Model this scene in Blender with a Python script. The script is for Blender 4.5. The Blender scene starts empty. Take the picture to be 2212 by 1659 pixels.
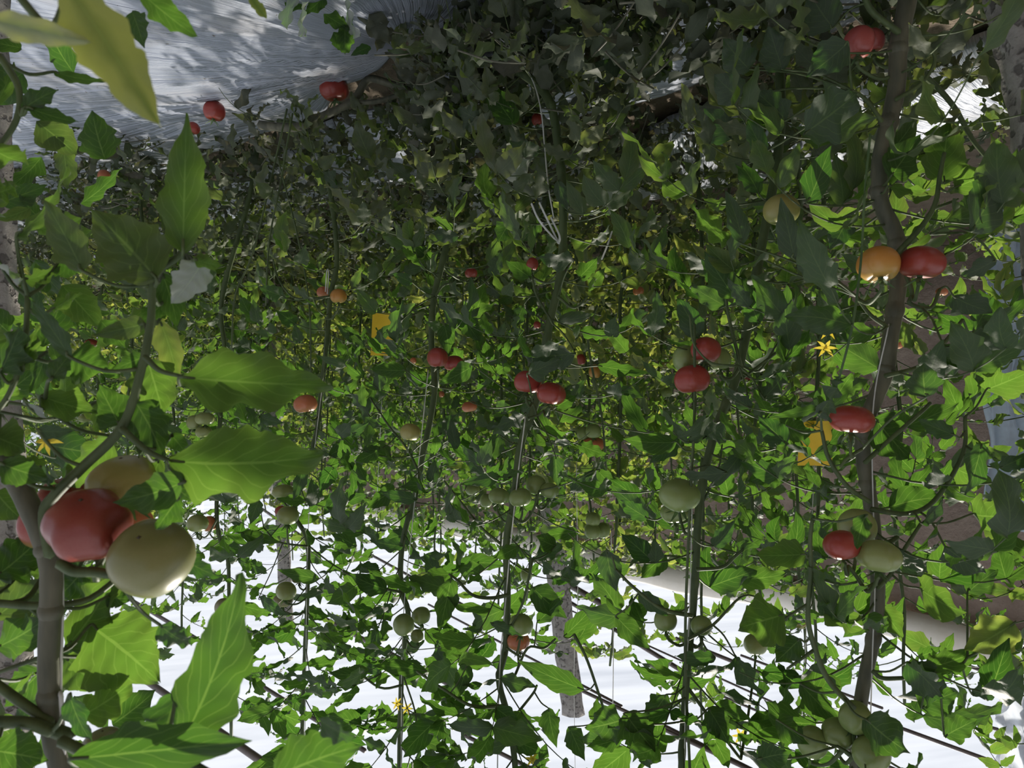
import bpy, math, random
import numpy as np
from mathutils import Matrix, Vector

# ------------------------------------------------------------------ camera, sky, sun, exposure
F = 1598.0                      # focal length in pixels of the 2212x1659 frame
CAM_H = 1.1
SC = bpy.context.scene
cam_d = bpy.data.cameras.new('camera'); cam = bpy.data.objects.new('camera', cam_d)
SC.collection.objects.link(cam); SC.camera = cam
cam_d.sensor_width = 36.0; cam_d.lens = 36.0 * F / 2212.0
cam_d.clip_start = 0.02; cam_d.clip_end = 200
cam_d.dof.use_dof = True; cam_d.dof.focus_distance = 1.9; cam_d.dof.aperture_fstop = 10.5
# the phone was held upside down: image up is world down
cam.matrix_world = Matrix(((-1, 0, 0, 0), (0, 0, -1, 0), (0, -1, 0, CAM_H), (0, 0, 0, 1)))

world = bpy.data.worlds.new('sky'); SC.world = world; world.use_nodes = True
wn = world.node_tree.nodes; wl = world.node_tree.links
wbg = wn['Background']; wbg.inputs['Color'].default_value = (0.80, 0.87, 1.0, 1); wbg.inputs['Strength'].default_value = 0.62

sun_d = bpy.data.lights.new('sun', 'SUN'); sun = bpy.data.objects.new('sun', sun_d); SC.collection.objects.link(sun)
SUN_FROM = Vector((-0.30, 0.80, 0.95)).normalized()
sun_d.energy = 7.5; sun_d.angle = math.radians(1.2); sun_d.color = (1.0, 0.93, 0.82)
sun.rotation_euler = SUN_FROM.to_track_quat('Z', 'Y').to_euler()
sun.location = (0, 0, 9)

SC.view_settings.view_transform = 'Standard'; SC.view_settings.look = 'None'
SC.view_settings.gamma = 1.0; SC.view_settings.exposure = 0.12; SC.view_settings.use_curve_mapping = False
SC.cycles.max_bounces = 7; SC.cycles.diffuse_bounces = 4; SC.cycles.glossy_bounces = 2
SC.cycles.transparent_max_bounces = 10; SC.cycles.use_denoising = True
SC.cycles.sample_clamp_indirect = 4.0

rng = np.random.default_rng(11)
R_ = random.Random(5)
A = np.array
col = SC.collection

def P(u, v, d):
    """a place in the greenhouse seen along the photograph's pixel (u, v) at depth d metres"""
    return A([-(u - 1106.0) / F * d, d, CAM_H + (v - 829.5) / F * d])
def pix(p):
    d = max(p[1], 1e-3)
    return 1106.0 - p[0] / d * F, 829.5 + (p[2] - CAM_H) / d * F, d
RD = A([0.692, 0.722, 0.0]); QD = A([-0.722, 0.692, 0.0])     # along the rows / across them
def G(s, q, z=0.0): return RD * s + QD * q + A([0, 0, z])
def depth_at(u, q):                                            # depth where the sight line crosses row line q
    k = -(u - 1106.0) / F
    return q / (0.692 - 0.722 * k)
def unit(a):
    n = np.linalg.norm(a); return a / n if n > 1e-9 else A([0, 0, 1.0])

# ------------------------------------------------------------------ mesh builder
class MB:
    def __init__(self): self.v = []; self.f = []; self.c = []; self.w = []; self.m = []; self.n = 0
    def add(self, v, f, c=(0, 0, 0, 1), uv=None, mi=0):
        v = np.asarray(v, float); k = len(v)
        self.v.append(v); self.f.append(np.asarray(f, int) + self.n)
        c = np.asarray(c, float)
        if c.ndim == 1: c = np.tile(c if len(c) == 4 else np.append(c, 1.0), (k, 1))
        self.c.append(c)
        self.w.append(np.zeros((k, 3)) if uv is None else np.hstack([uv, np.zeros((k, 1))]))
        self.m.append(np.full(len(f), mi)); self.n += k
    def build(self, name, mats, parent=None, origin=None, smooth=True):
        me = bpy.data.meshes.new(name)
        if self.n:
            v = np.vstack(self.v); f = np.vstack(self.f)
            o = A([0, 0, 0.0])
            if origin is not None: o = A(origin)
            elif parent is not None: o = A(parent.location)
            v = v - o
            me.vertices.add(len(v)); me.vertices.foreach_set('co', v.ravel())
            me.loops.add(f.size); me.loops.foreach_set('vertex_index', f.ravel())
            me.polygons.add(len(f)); me.polygons.foreach_set('loop_start', np.arange(len(f)) * 4)
            me.polygons.foreach_set('loop_total', np.full(len(f), 4))
            me.polygons.foreach_set('material_index', np.concatenate(self.m))
            me.update(calc_edges=True)
            me.polygons.foreach_set('use_smooth', np.full(len(f), smooth))
            a = me.attributes.new('tint', 'FLOAT_COLOR', 'POINT'); a.data.foreach_set('color', np.vstack(self.c).ravel())
            b = me.attributes.new('leaf_uv', 'FLOAT_VECTOR', 'POINT'); b.data.foreach_set('vector', np.vstack(self.w).ravel())
            me.validate()
        for m in (mats if isinstance(mats, (list, tuple)) else [mats]): me.materials.append(m)
        ob = bpy.data.objects.new(name, me); col.objects.link(ob)
        if parent is not None: ob.parent = parent
        elif origin is not None: ob.location = origin
        return ob

def grid_faces(a, b, wrap=False):
    i, j = np.meshgrid(np.arange(a - 1), np.arange(b if wrap else b - 1), indexing='ij')
    j2 = (j + 1) % b
    return np.stack([i * b + j, i * b + j2, (i + 1) * b + j2, (i + 1) * b + j], -1).reshape(-1, 4)

def smooth_path(pts, per=5):
    pts = A(pts); n = len(pts)
    if n < 3: return A([pts[0] + (pts[-1] - pts[0]) * t for t in np.linspace(0, 1, per + 1)])
    q = np.vstack([2 * pts[0] - pts[1], pts, 2 * pts[-1] - pts[-2]]); out = []
    for i in range(n - 1):
        p0, p1, p2, p3 = q[i], q[i + 1], q[i + 2], q[i + 3]
        for t in np.linspace(0, 1, per, endpoint=False):
            out.append(.5 * ((2 * p1) + (-p0 + p2) * t + (2 * p0 - 5 * p1 + 4 * p2 - p3) * t * t + (-p0 + 3 * p1 - 3 * p2 + p3) * t ** 3))
    out.append(pts[-1]); return A(out)

def tube(mb, pts, rad, sides=6, c=(0, 0, 0, 1), mi=0, flat=1.0, bumps=0.0):
    pts = A(pts); n = len(pts)
    rad = np.interp(np.linspace(0, 1, n), np.linspace(0, 1, len(rad)), rad) if np.ndim(rad) else np.full(n, rad)
    T = np.gradient(pts, axis=0); T /= (np.linalg.norm(T, axis=1)[:, None] + 1e-9)
    ref = A([0.31, -0.22, 0.12]) if abs(T[0][2]) > .8 else A([0, 0, 1.0])
    a = unit(np.cross(T[0], ref)); V = []
    ang = np.arange(sides) / sides * 2 * math.pi
    for i in range(n):
        a = unit(a - T[i] * np.dot(a, T[i])); b = np.cross(T[i], a)
        r = rad[i] * (1 + bumps * math.sin(i * 2.1))
        V.append(pts[i] + r * (np.cos(ang)[:, None] * a + flat * np.sin(ang)[:, None] * b))
    V.append(np.tile(pts[-1] + T[-1] * rad[-1] * .6, (sides, 1))); V.insert(0, np.tile(pts[0] - T[0] * rad[0] * .6, (sides, 1)))
    mb.add(np.vstack(V), grid_faces(n + 2, sides, True), c, None, mi)

def box(mb, c, sx, sy, sz, X=None, Y=None, Z=None, mi=0, colr=(0, 0, 0, 1)):
    X = A([1, 0, 0.]) if X is None else X; Y = A([0, 1., 0]) if Y is None else Y; Z = A([0, 0, 1.]) if Z is None else Z
    v = [A(c) + X * sx * i + Y * sy * j + Z * sz * k for i in (-.5, .5) for j in (-.5, .5) for k in (-.5, .5)]
    mb.add(v, [[0, 1, 3, 2], [4, 6, 7, 5], [0, 4, 5, 1], [2, 3, 7, 6], [0, 2, 6, 4], [1, 5, 7, 3]], colr, None, mi)

# one leaflet of a tomato leaf: toothed, folded on the midrib, drooping, with wavy margins
def leaflet(mb, o, d, n, L, W, r, nt=12, ns=3, droop=.6, fold=.25, curl=.6, wave=.08, lobes=.22, tint=(0, 0, .5), mi=0, twist=0.0):
    d = unit(d); n = unit(n - d * np.dot(n, d)); s0 = np.cross(d, n)
    t = np.linspace(0, 1, nt + 1); s = np.linspace(-1, 1, 2 * ns + 1)
    base = np.sin(math.pi * np.clip(t, 0, 1) ** .70) ** 1.0 * (1.05 - .25 * t)
    base[0] = .05; base[-1] = 0.012
    nl = r.integers(3, 5); prof = []
    for _ in (0, 1):
        ph = r.random(); sf = (t * nl * 1.0 + ph) % 1.0; saw = np.where(sf < .75, sf / .75, (1 - sf) / .25); saw = saw * saw * (3 - 2 * saw)
        saw2 = ((t * nl * 2.6 + ph) % 1.0)
        p = base * (1 - lobes * saw * (1.25 - t) - .08 * saw2)
        prof.append(p * (1 + .18 * (r.random() - .5)))
    ph1, ph2 = r.random(2) * 6.28; kw = 1.5 + r.random() * 2
    tw = twist
    bend = (r.random() - .5) * .5
    cen = o.copy(); V = []; UV = []; prev_t = 0
    for i, ti in enumerate(t):
        th = droop * ti ** 1.3
        dt = (ti - prev_t) * L; prev_t = ti
        lat = bend * ti
        dd = math.cos(th) * d - math.sin(th) * n
        cen = cen + (dd * math.cos(lat) + s0 * math.sin(lat)) * dt
        nn = math.cos(th) * n + math.sin(th) * d
        sd = s0 * math.cos(tw * ti) + nn * math.sin(tw * ti); nn2 = nn * math.cos(tw * ti) - s0 * math.sin(tw * ti)
        for sj in s:
            w = prof[0 if sj < 0 else 1][i] * W * .5
            x = sj * w; kc = curl / (W * .5 + 1e-6)
            if abs(kc) > 1e-3:
                xa = math.sin(x * kc) / kc; za = -(1 - math.cos(x * kc)) / kc
            else: xa, za = x, 0
            z = za + fold * abs(x) + wave * W * abs(sj) ** 2 * math.sin(kw * 6.28 * ti + (ph1 if sj < 0 else ph2)) \
                + .018 * W * math.sin(ti * 34 - abs(sj) * 5) * (abs(sj) * (1 - abs(sj)) * 3)
            V.append(cen + sd * xa + nn2 * z); UV.append((sj, ti))
    f = grid_faces(nt + 1, 2 * ns + 1)
    mb.add(V, f[:, ::-1], tint, A(UV), mi)
    return cen

# ------------------------------------------------------------------ materials
def new_mat(name):
    m = bpy.data.materials.new(name); m.use_nodes = True
    nt = m.node_tree; nt.nodes.clear(); out = nt.nodes.new('ShaderNodeOutputMaterial')
    return m, nt.nodes, nt.links, out
def mathn(N, L, op, a, b=None, c=None):
    x = N.new('ShaderNodeMath'); x.operation = op
    for i, val in enumerate((a, b, c)):
        if val is None: continue
        if isinstance(val, (int, float)): x.inputs[i].default_value = val
        else: L.new(val, x.inputs[i])
    return x.outputs[0]
def mixc(N, L, fac, a, b, mode='MIX'):
    x = N.new('ShaderNodeMix'); x.data_type = 'RGBA'; x.blend_type = mode
    for s, val in ((0, fac), (6, a), (7, b)):
        if isinstance(val, (int, float)): x.inputs[s].default_value = val
        elif isinstance(val, tuple): x.inputs[s].default_value = (*val, 1) if len(val) == 3 else val
        else: L.new(val, x.inputs[s])
    return x.outputs[2]

def leaf_material():
    m, N, L, out = new_mat('tomato_leaf')
    at = N.new('ShaderNodeAttribute'); at.attribute_name = 'tint'
    sp = N.new('ShaderNodeSeparateColor'); L.new(at.outputs['Color'], sp.inputs[0])
    yel, dry, rnd = sp.outputs[0], sp.outputs[1], sp.outputs[2]
    au = N.new('ShaderNodeAttribute'); au.attribute_name = 'leaf_uv'
    su = N.new('ShaderNodeSeparateXYZ'); L.new(au.outputs['Vector'], su.inputs[0])
    x = mathn(N, L, 'ABSOLUTE', su.outputs[0]); y = su.outputs[1]
    mid = mathn(N, L, 'LESS_THAN', x, .035)
    k = mathn(N, L, 'SUBTRACT', mathn(N, L, 'MULTIPLY', y, 7.0), mathn(N, L, 'MULTIPLY', x, 2.6))
    fr = mathn(N, L, 'ABSOLUTE', mathn(N, L, 'SUBTRACT', mathn(N, L, 'FRACT', k), .5))
    side = mathn(N, L, 'LESS_THAN', fr, .045)
    vein = mathn(N, L, 'MAXIMUM', mid, mathn(N, L, 'MULTIPLY', side, .65))
    tc = N.new('ShaderNodeTexCoord')
    no = N.new('ShaderNodeTexNoise'); no.inputs['Scale'].default_value = 34; no.inputs['Detail'].default_value = 3
    L.new(tc.outputs['Object'], no.inputs['Vector'])
    n2 = N.new('ShaderNodeTexNoise'); n2.inputs['Scale'].default_value = 150; n2.inputs['Detail'].default_value = 2
    L.new(tc.outputs['Object'], n2.inputs['Vector'])
    blot = mathn(N, L, 'MULTIPLY', mathn(N, L, 'SUBTRACT', no.outputs[0], .35), 1.2)
    yfac = mathn(N, L, 'MINIMUM', mathn(N, L, 'MULTIPLY', yel, mathn(N, L, 'ADD', mathn(N, L, 'MULTIPLY', x, 1.1), no.outputs[0])), 1.0)
    # reflected colour
    g = mixc(N, L, rnd, (.026, .056, .020), (.045, .085, .024))
    g = mixc(N, L, blot, g, (.020, .042, .018))
    g = mixc(N, L, mathn(N, L, 'MULTIPLY', vein, .5), g, (.12, .18, .08))
    g = mixc(N, L, yfac, g, (.30, .33, .11))
    gt = mixc(N, L, dry, g, mixc(N, L, n2.outputs[0], (.075, .078, .060), (.17, .16, .125)))
    geo = N.new('ShaderNodeNewGeometry')
    gu = mixc(N, L, mathn(N, L, 'MULTIPLY', geo.outputs['Backfacing'], .55), gt, (.10, .125, .085))   # pale hairy underside
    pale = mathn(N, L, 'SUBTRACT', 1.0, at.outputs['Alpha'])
    gu = mixc(N, L, pale, gu, (.55, .56, .54))  # sunlit look of 'w' leaves painted in; also tones the yellowed 'p' leaf
    # transmitted colour
    tr = mixc(N, L, rnd, (.045, .145, .014), (.13, .29, .028))
    tr = mixc(N, L, blot, tr, (.045, .14, .008))
    tr = mixc(N, L, mathn(N, L, 'MULTIPLY', vein, .45), tr, (.30, .50, .08))
    tr = mixc(N, L, yfac, tr, (.50, .54, .10))
    tr = mixc(N, L, dry, tr, (.085, .080, .035))
    d = N.new('ShaderNodeBsdfPrincipled'); L.new(gu, d.inputs['Base Color'])
    d.inputs['Roughness'].default_value = .55; d.inputs['Specular IOR Level'].default_value = .30
    d.inputs['Sheen Weight'].default_value = .05; d.inputs['Sheen Roughness'].default_value = .5
    bp = N.new('ShaderNodeBump'); bp.inputs['Strength'].default_value = .25; bp.inputs['Distance'].default_value = .002
    L.new(mathn(N, L, 'ADD', n2.outputs[0], mathn(N, L, 'MULTIPLY', vein, -.6)), bp.inputs['Height']); L.new(bp.outputs[0], d.inputs['Normal'])
    t = N.new('ShaderNodeBsdfTranslucent'); L.new(tr, t.inputs['Color'])
    mx = N.new('ShaderNodeMixShader'); mx.inputs[0].default_value = .50
    L.new(d.outputs[0], mx.inputs[1]); L.new(t.outputs[0], mx.inputs[2]); L.new(mx.outputs[0], out.inputs[0])
    return m

def stem_material(name, c1, c2, rough=.6, scale=60, tr=0.0):
    m, N, L, out = new_mat(name)
    tc = N.new('ShaderNodeTexCoord'); no = N.new('ShaderNodeTexNoise'); no.inputs['Scale'].default_value = scale; no.inputs['Detail'].default_value = 4
    mp = N.new('ShaderNodeMapping'); mp.inputs['Scale'].default_value = (1, 1, .25)
    L.new(tc.outputs['Object'], mp.inputs[0]); L.new(mp.outputs[0], no.inputs['Vector'])
    cr = N.new('ShaderNodeMapRange'); cr.inputs['From Min'].default_value = .35; cr.inputs['From Max'].default_value = .65; L.new(no.outputs[0], cr.inputs[0])
    c = mixc(N, L, cr.outputs[0], c1, c2)
    d = N.new('ShaderNodeBsdfPrincipled'); L.new(c, d.inputs['Base Color']); d.inputs['Roughness'].default_value = rough
    d.inputs['Sheen Weight'].default_value = .05
    bp = N.new('ShaderNodeBump'); bp.inputs['Strength'].default_value = .4; bp.inputs['Distance'].default_value = .002
    L.new(no.outputs[0], bp.inputs['Height']); L.new(bp.outputs[0], d.inputs['Normal'])
    if tr > 0:
        t = N.new('ShaderNodeBsdfTranslucent'); L.new(c, t.inputs['Color'])
        mx = N.new('ShaderNodeMixShader'); mx.inputs[0].default_value = tr
        L.new(d.outputs[0], mx.inputs[1]); L.new(t.outputs[0], mx.inputs[2]); L.new(mx.outputs[0], out.inputs[0])
    else: L.new(d.outputs[0], out.inputs[0])
    return m

def tomato_material():
    m, N, L, out = new_mat('tomato_skin')
    at = N.new('ShaderNodeAttribute'); at.attribute_name = 'tint'
    tc = N.new('ShaderNodeTexCoord'); no = N.new('ShaderNodeTexNoise'); no.inputs['Scale'].default_value = 22; no.inputs['Detail'].default_value = 3
    L.new(tc.outputs['Object'], no.inputs['Vector'])
    n2 = N.new('ShaderNodeTexNoise'); n2.inputs['Scale'].default_value = 420; L.new(tc.outputs['Object'], n2.inputs['Vector'])
    c = mixc(N, L, mathn(N, L, 'MULTIPLY', no.outputs[0], .12), at.outputs['Color'], (.45, .22, .08), 'MIX')
    c = mixc(N, L, mathn(N, L, 'MULTIPLY', n2.outputs[0], .04), c, (.8, .7, .5))
    d = N.new('ShaderNodeBsdfPrincipled'); L.new(c, d.inputs['Base Color']); d.inputs['Roughness'].default_value = .33
    d.inputs['Specular IOR Level'].default_value = .5
    d.inputs['Subsurface Weight'].default_value = .12; d.inputs['Subsurface Radius'].default_value = (.01, .005, .003)
    L.new(d.outputs[0], out.inputs[0]); return m

def film_material():
    """silver mulch film stretched over the bed, with fine wrinkles fanning from where it is pinned"""
    m, N, L, out = new_mat('mulch_film')
    au = N.new('ShaderNodeAttribute'); au.attribute_name = 'leaf_uv'
    mp = N.new('ShaderNodeMapping'); mp.inputs['Scale'].default_value = (.45, 16.0, 1.0); L.new(au.outputs['Vector'], mp.inputs[0])
    no = N.new('ShaderNodeTexNoise'); no.inputs['Scale'].default_value = 1.6; no.inputs['Detail'].default_value = 5; no.inputs['Roughness'].default_value = .55
    L.new(mp.outputs[0], no.inputs['Vector'])
    mp2 = N.new('ShaderNodeMapping'); mp2.inputs['Scale'].default_value = (1.2, 60.0, 1.0); L.new(au.outputs['Vector'], mp2.inputs[0])
    n2 = N.new('ShaderNodeTexNoise'); n2.inputs['Scale'].default_value = 1.5; n2.inputs['Detail'].default_value = 3; L.new(mp2.outputs[0], n2.inputs['Vector'])
    tc = N.new('ShaderNodeTexCoord'); n3 = N.new('ShaderNodeTexNoise'); n3.inputs['Scale'].default_value = 5; n3.inputs['Detail'].default_value = 5
    L.new(tc.outputs['Object'], n3.inputs['Vector'])
    n4 = N.new('ShaderNodeTexNoise'); n4.inputs['Scale'].default_value = 60; n4.inputs['Detail'].default_value = 2; L.new(tc.outputs['Object'], n4.inputs['Vector'])
    dust = N.new('ShaderNodeMapRange'); dust.inputs['From Min'].default_value = .5; dust.inputs['From Max'].default_value = .75; L.new(n3.outputs[0], dust.inputs[0])
    c = mixc(N, L, mathn(N, L, 'MULTIPLY', dust.outputs[0], .5), (.33, .36, .43), (.40, .37, .35))
    spk = mathn(N, L, 'GREATER_THAN', n4.outputs[0], .74)
    c = mixc(N, L, mathn(N, L, 'MULTIPLY', spk, .8), c, (.09, .07, .05))
    h = mathn(N, L, 'ADD', no.outputs[0], mathn(N, L, 'MULTIPLY', n2.outputs[0], .3))
    bp = N.new('ShaderNodeBump'); bp.inputs['Strength'].default_value = 1.0; bp.inputs['Distance'].default_value = .03
    L.new(h, bp.inputs['Height'])
    d = N.new('ShaderNodeBsdfPrincipled'); L.new(c, d.inputs['Base Color']); d.inputs['Roughness'].default_value = .38
    d.inputs['Specular IOR Level'].default_value = .8; d.inputs['Metallic'].default_value = .25
    L.new(bp.outputs[0], d.inputs['Normal']); L.new(d.outputs[0], out.inputs[0]); return m

def rough_material(name, c1, c2, scale, bump=.6, dist=.02, rough=.9, spots=None):
    m, N, L, out = new_mat(name)
    tc = N.new('ShaderNodeTexCoord'); no = N.new('ShaderNodeTexNoise'); no.inputs['Scale'].default_value = scale; no.inputs['Detail'].default_value = 8; no.inputs['Roughness'].default_value = .65
    L.new(tc.outputs['Object'], no.inputs['Vector'])
    mr = N.new('ShaderNodeMapRange'); mr.inputs['From Min'].default_value = .32; mr.inputs['From Max'].default_value = .68; L.new(no.outputs[0], mr.inputs[0])
    c = mixc(N, L, mr.outputs[0], c1, c2); h = no.outputs[0]
    if spots:
        vo = N.new('ShaderNodeTexNoise'); vo.inputs['Scale'].default_value = spots; vo.inputs['Detail'].default_value = 2; L.new(tc.outputs['Object'], vo.inputs['Vector'])
        sm = N.new('ShaderNodeMapRange'); sm.inputs['From Min'].default_value = .56; sm.inputs['From Max'].default_value = .64; L.new(vo.outputs[0], sm.inputs[0])
        c = mixc(N, L, mathn(N, L, 'MULTIPLY', sm.outputs[0], .75), c, tuple(x * .35 for x in c1))
        h = mathn(N, L, 'SUBTRACT', no.outputs[0], mathn(N, L, 'MULTIPLY', sm.outputs[0], .6))
    d = N.new('ShaderNodeBsdfPrincipled'); L.new(c, d.inputs['Base Color']); d.inputs['Roughness'].default_value = rough
    bp = N.new('ShaderNodeBump'); bp.inputs['Strength'].default_value = bump; bp.inputs['Distance'].default_value = dist
    L.new(h, bp.inputs['Height']); L.new(bp.outputs[0], d.inputs['Normal']); L.new(d.outputs[0], out.inputs[0]); return m

def sheet_material(name, colr, transp, transl, streak=1.0):
    """clear or milky plastic: partly see-through, partly scattering"""
    m, N, L, out = new_mat(name)
    tc = N.new('ShaderNodeTexCoord'); mp = N.new('ShaderNodeMapping'); mp.inputs['Rotation'].default_value = (0, 0, .8); mp.inputs['Scale'].default_value = (.6, 6, 6)
    L.new(tc.outputs['Object'], mp.inputs[0])
    no = N.new('ShaderNodeTexNoise'); no.inputs['Scale'].default_value = 1.2 * streak; no.inputs['Detail'].default_value = 4; L.new(mp.outputs[0], no.inputs['Vector'])
    tp = N.new('ShaderNodeBsdfTransparent'); tl = N.new('ShaderNodeBsdfTranslucent'); tl.inputs[0].default_value = (*colr, 1)
    df = N.new('ShaderNodeBsdfPrincipled'); df.inputs['Base Color'].default_value = (*colr, 1); df.inputs['Roughness'].default_value = .3
    a = N.new('ShaderNodeMixShader'); a.inputs[0].default_value = transl; L.new(df.outputs[0], a.inputs[1]); L.new(tl.outputs[0], a.inputs[2])
    b = N.new('ShaderNodeMixShader'); f = mathn(N, L, 'ADD', 1 - transp, mathn(N, L, 'MULTIPLY', mathn(N, L, 'SUBTRACT', no.outputs[0], .5), .35))
    L.new(f, b.inputs[0]); L.new(tp.outputs[0], b.inputs[1]); L.new(a.outputs[0], b.inputs[2])
    L.new(b.outputs[0], out.inputs[0]); return m

LEAF = leaf_material()
STEM = stem_material('green_stem', (.045, .072, .020), (.085, .12, .04), tr=.12)
OLDSTEM = stem_material('old_woody_stem', (.060, .062, .038), (.115, .11, .07))
SKIN = tomato_material()
SCAR = stem_material('blossom_scar', (.05, .035, .02), (.09, .06, .03))
CALYX = stem_material('calyx_green', (.05, .10, .03), (.09, .15, .05), tr=.2)
FILM = film_material()
SOIL = rough_material('soil', (.10, .075, .052), (.19, .15, .105), 9, .9, .05)
MUD = rough_material('mud_wall', (.20, .145, .115), (.32, .25, .20), 5, .9, .05)
CONCRETE = rough_material('concrete', (.20, .18, .165), (.36, .34, .31), 26, .7, .01, spots=45)
ROOFILM = sheet_material('roof_film', (.90, .93, .99), .80, .92)
BLUEFILM = sheet_material('blue_plastic', (.70, .80, .88), .12, .6, 3)
WHITEFILM = sheet_material('white_plastic', (.85, .88, .92), .10, .7, 3)
CREAM = rough_material('cream_cloth', (.70, .64, .54), (.82, .78, .70), 3, .3, .02)
BARM = rough_material('purlin_paint', (.075, .055, .05), (.13, .10, .09), 8, .2, .005, .5)
TWINE = stem_material('white_twine', (.62, .62, .60), (.80, .80, .78), tr=.35)
YCARD = rough_material('yellow_card', (.85, .55, .03), (.95, .64, .05), 12, .05, .002, .4, spots=None)
PETAL = stem_material('yellow_petal', (.75, .58, .05), (.85, .70, .10), tr=.4)

def tag(o, label=None, cat=None, group=None, kind=None):
    if label: o['label'] = label
    if cat: o['category'] = cat
    if group: o['group'] = group
    if kind: o['kind'] = kind
    return o
def empty(name, loc):
    o = bpy.data.objects.new(name, None); col.objects.link(o); o.location = Vector(loc); o.empty_display_size = .1
    return o

# ------------------------------------------------------------------ ground, walls, roof
def plane_grid(mb, fn, s0, s1, q0, q1, ns, nq, mi=0):
    S, Q = np.meshgrid(np.linspace(s0, s1, ns), np.linspace(q0, q1, nq), indexing='ij')
    V = []; W = []
    for s, q in zip(S.ravel(), Q.ravel()):
        p, w = fn(s, q); V.append(p); W.append(w)
    mb.add(V, grid_faces(ns, nq), (0, 0, 0, 1), A(W), mi)

mb = MB()
def soil_fn(s, q):
    z = -.03 + .02 * math.sin(q * 5) + .012 * math.sin(s * 9 + q * 3)
    return G(s, q, z), (s, q)
plane_grid(mb, soil_fn, -7, 16, -5, 6.2, 120, 70)
tag(mb.build('floor', SOIL), kind='structure')

def film_strip(s0, s1, q0, q1, pins, label, h=.10, ragged=.05, group=None):
    m = MB(); r = np.random.default_rng(int(s0 * 10 + q0 * 100) + 900)
    pe = r.random(6) * 6.28
    def fn(s, q):
        t = (q - q0) / (q1 - q0)
        qq = q + ragged * (t - .5) * 2 * (math.sin(s * 4.1 + pe[0]) + .5 * math.sin(s * 11 + pe[1]))
        z = h * math.sin(math.pi * min(max(t, 0), 1)) ** .6
        best = min(pins, key=lambda p: (p[0] - s) ** 2 + (p[1] - q) ** 2)
        dx, dy = s - best[0], q - best[1]; rr = math.hypot(dx, dy) + 1e-3; an = math.atan2(dy, dx)
        z += .010 * min(rr, .5) * (math.sin(an * 38 + 2 * math.sin(rr * 5)) + .6 * math.sin(an * 71 + rr * 3))
        z += .006 * math.sin(s * 6 + q * 8 + pe[2])
        return G(s, qq, z), (rr, an * 1.2)
    plane_grid(m, fn, s0, s1, q0, q1, int((s1 - s0) * 34), max(12, int((q1 - q0) * 60)))
    ob = m.build('mulch_film', FILM)
    mod = ob.modifiers.new('thickness', 'SOLIDIFY'); mod.thickness = .0006
    return tag(ob, label, 'mulch film', group)
film_strip(.3, 8.0, .28, 1.46, [(1.95, 1.5)], 'wrinkled silver-grey mulch film stretched over the bare path, widest open sheet', .07)
film_strip(-1.0, 5.0, 2.62, 3.45, [(.5, 3.5), (2.2, 3.4)], 'sunlit crumpled mulch film beside the concrete post, by the right plants', .16)
film_strip(-1.0, 7.0, 1.62, 2.30, [(1.0, 2.3), (3.2, 1.6)], 'mulch film mostly buried under withered leaves behind the first row', .08)

m = MB()
def wall_fn(s, z): return G(s, 6.1 + .05 * math.sin(s * 2.3 + z * 3) + .03 * math.sin(s * 7 - z * 5), z), (s, z)
plane_grid(m, wall_fn, -7, 16, -.1, 2.9, 140, 26)
tag(m.build('wall_back', MUD), kind='structure')
m = MB()
for i in range(24):
    s = -7 + i; a = G(s, 6.0, 2.93); 
pts = [G(s, 5.98 + .03 * math.sin(s * 3), 2.92 + .03 * math.sin(s * 1.7)) for s in np.linspace(-7, 16, 60)]
tube(m, pts, .13, 8, bumps=.08)
tag(m.build('trim_1', CREAM), kind='structure')
def roof_z(q): return 3.0 + .12 * (6.1 - q)
m = MB()
plane_grid(m, lambda s, q: (G(s, q, roof_z(q) + .03 + .012 * math.sin(s * 5)), (s, q)), -7, 16, -5, 6.3, 60, 30)
tag(m.build('ceiling', ROOFILM), kind='structure')
m = MB(); plane_grid(m, lambda q, z: (G(16, q, z), (q, z)), -5, 6.2, -.1, 4.3, 20, 10)
tag(m.build('wall_end', ROOFILM), kind='structure')
m = MB(); plane_grid(m, lambda s, z: (G(s, -5, z), (s, z)), -7, 16, -.1, 4.3, 20, 10)
tag(m.build('wall_front', ROOFILM), kind='structure')
m = MB(); plane_grid(m, lambda q, z: (G(-7, q, z), (q, z)), -5, 6.2, -.1, 4.3, 20, 10)
tag(m.build('wall_side', MUD), kind='structure')

def roof_point(u, v):
    b = (v - 829.5) / F; k = -(u - 1106) / F
    d = 2.632 / (b + .12 * (.692 - .722 * k)); return P(u, v, d), d
bars = [(287, 1450, 573, 1650, 15), (262, 1283, 458, 1400, 8), (560, 1478, 690, 1560, 9), (740, 1357, 830, 1405, 10), (967, 1478, 1074, 1545, 10),
        (1057, 1615, 1111, 1642, 9), (1220, 1258, 1292, 1300, 14), (1246, 1310, 1380, 1392, 9), (1240, 1484, 1473, 1594, 8), (1529, 1407, 1620, 1444, 9),
        (1632, 1534, 1800, 1605, 6), (1685, 1447, 1800, 1490, 6), (2095, 1440, 2199, 1474, 9), (1949, 1574, 2130, 1640, 9), (1480, 1590, 1610, 1655, 8),
        (2100, 1560, 2212, 1592, 8), (560, 1095, 625, 1140, 6), (850, 1225, 960, 1285, 6), (1010, 1350, 1200, 1450, 5), (1280, 1340, 1500, 1440, 4)]
for i, (u0, v0, u1, v1, w) in enumerate(bars):
    a, da = roof_point(u0, v0); b, db = roof_point(u1, v1)
    dr = b - a; ln = np.linalg.norm(dr); e = unit(dr) * min(.9, ln * .45 + .15)
    a, b = a - e, b + e
    m = MB(); tube(m, [a + (b - a) * t for t in np.linspace(0, 1, 12)], w / 2 * (da + db) / 2 / F, 8)
    tag(m.build('trim_%d' % (i + 2), BARM), kind='structure')

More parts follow.
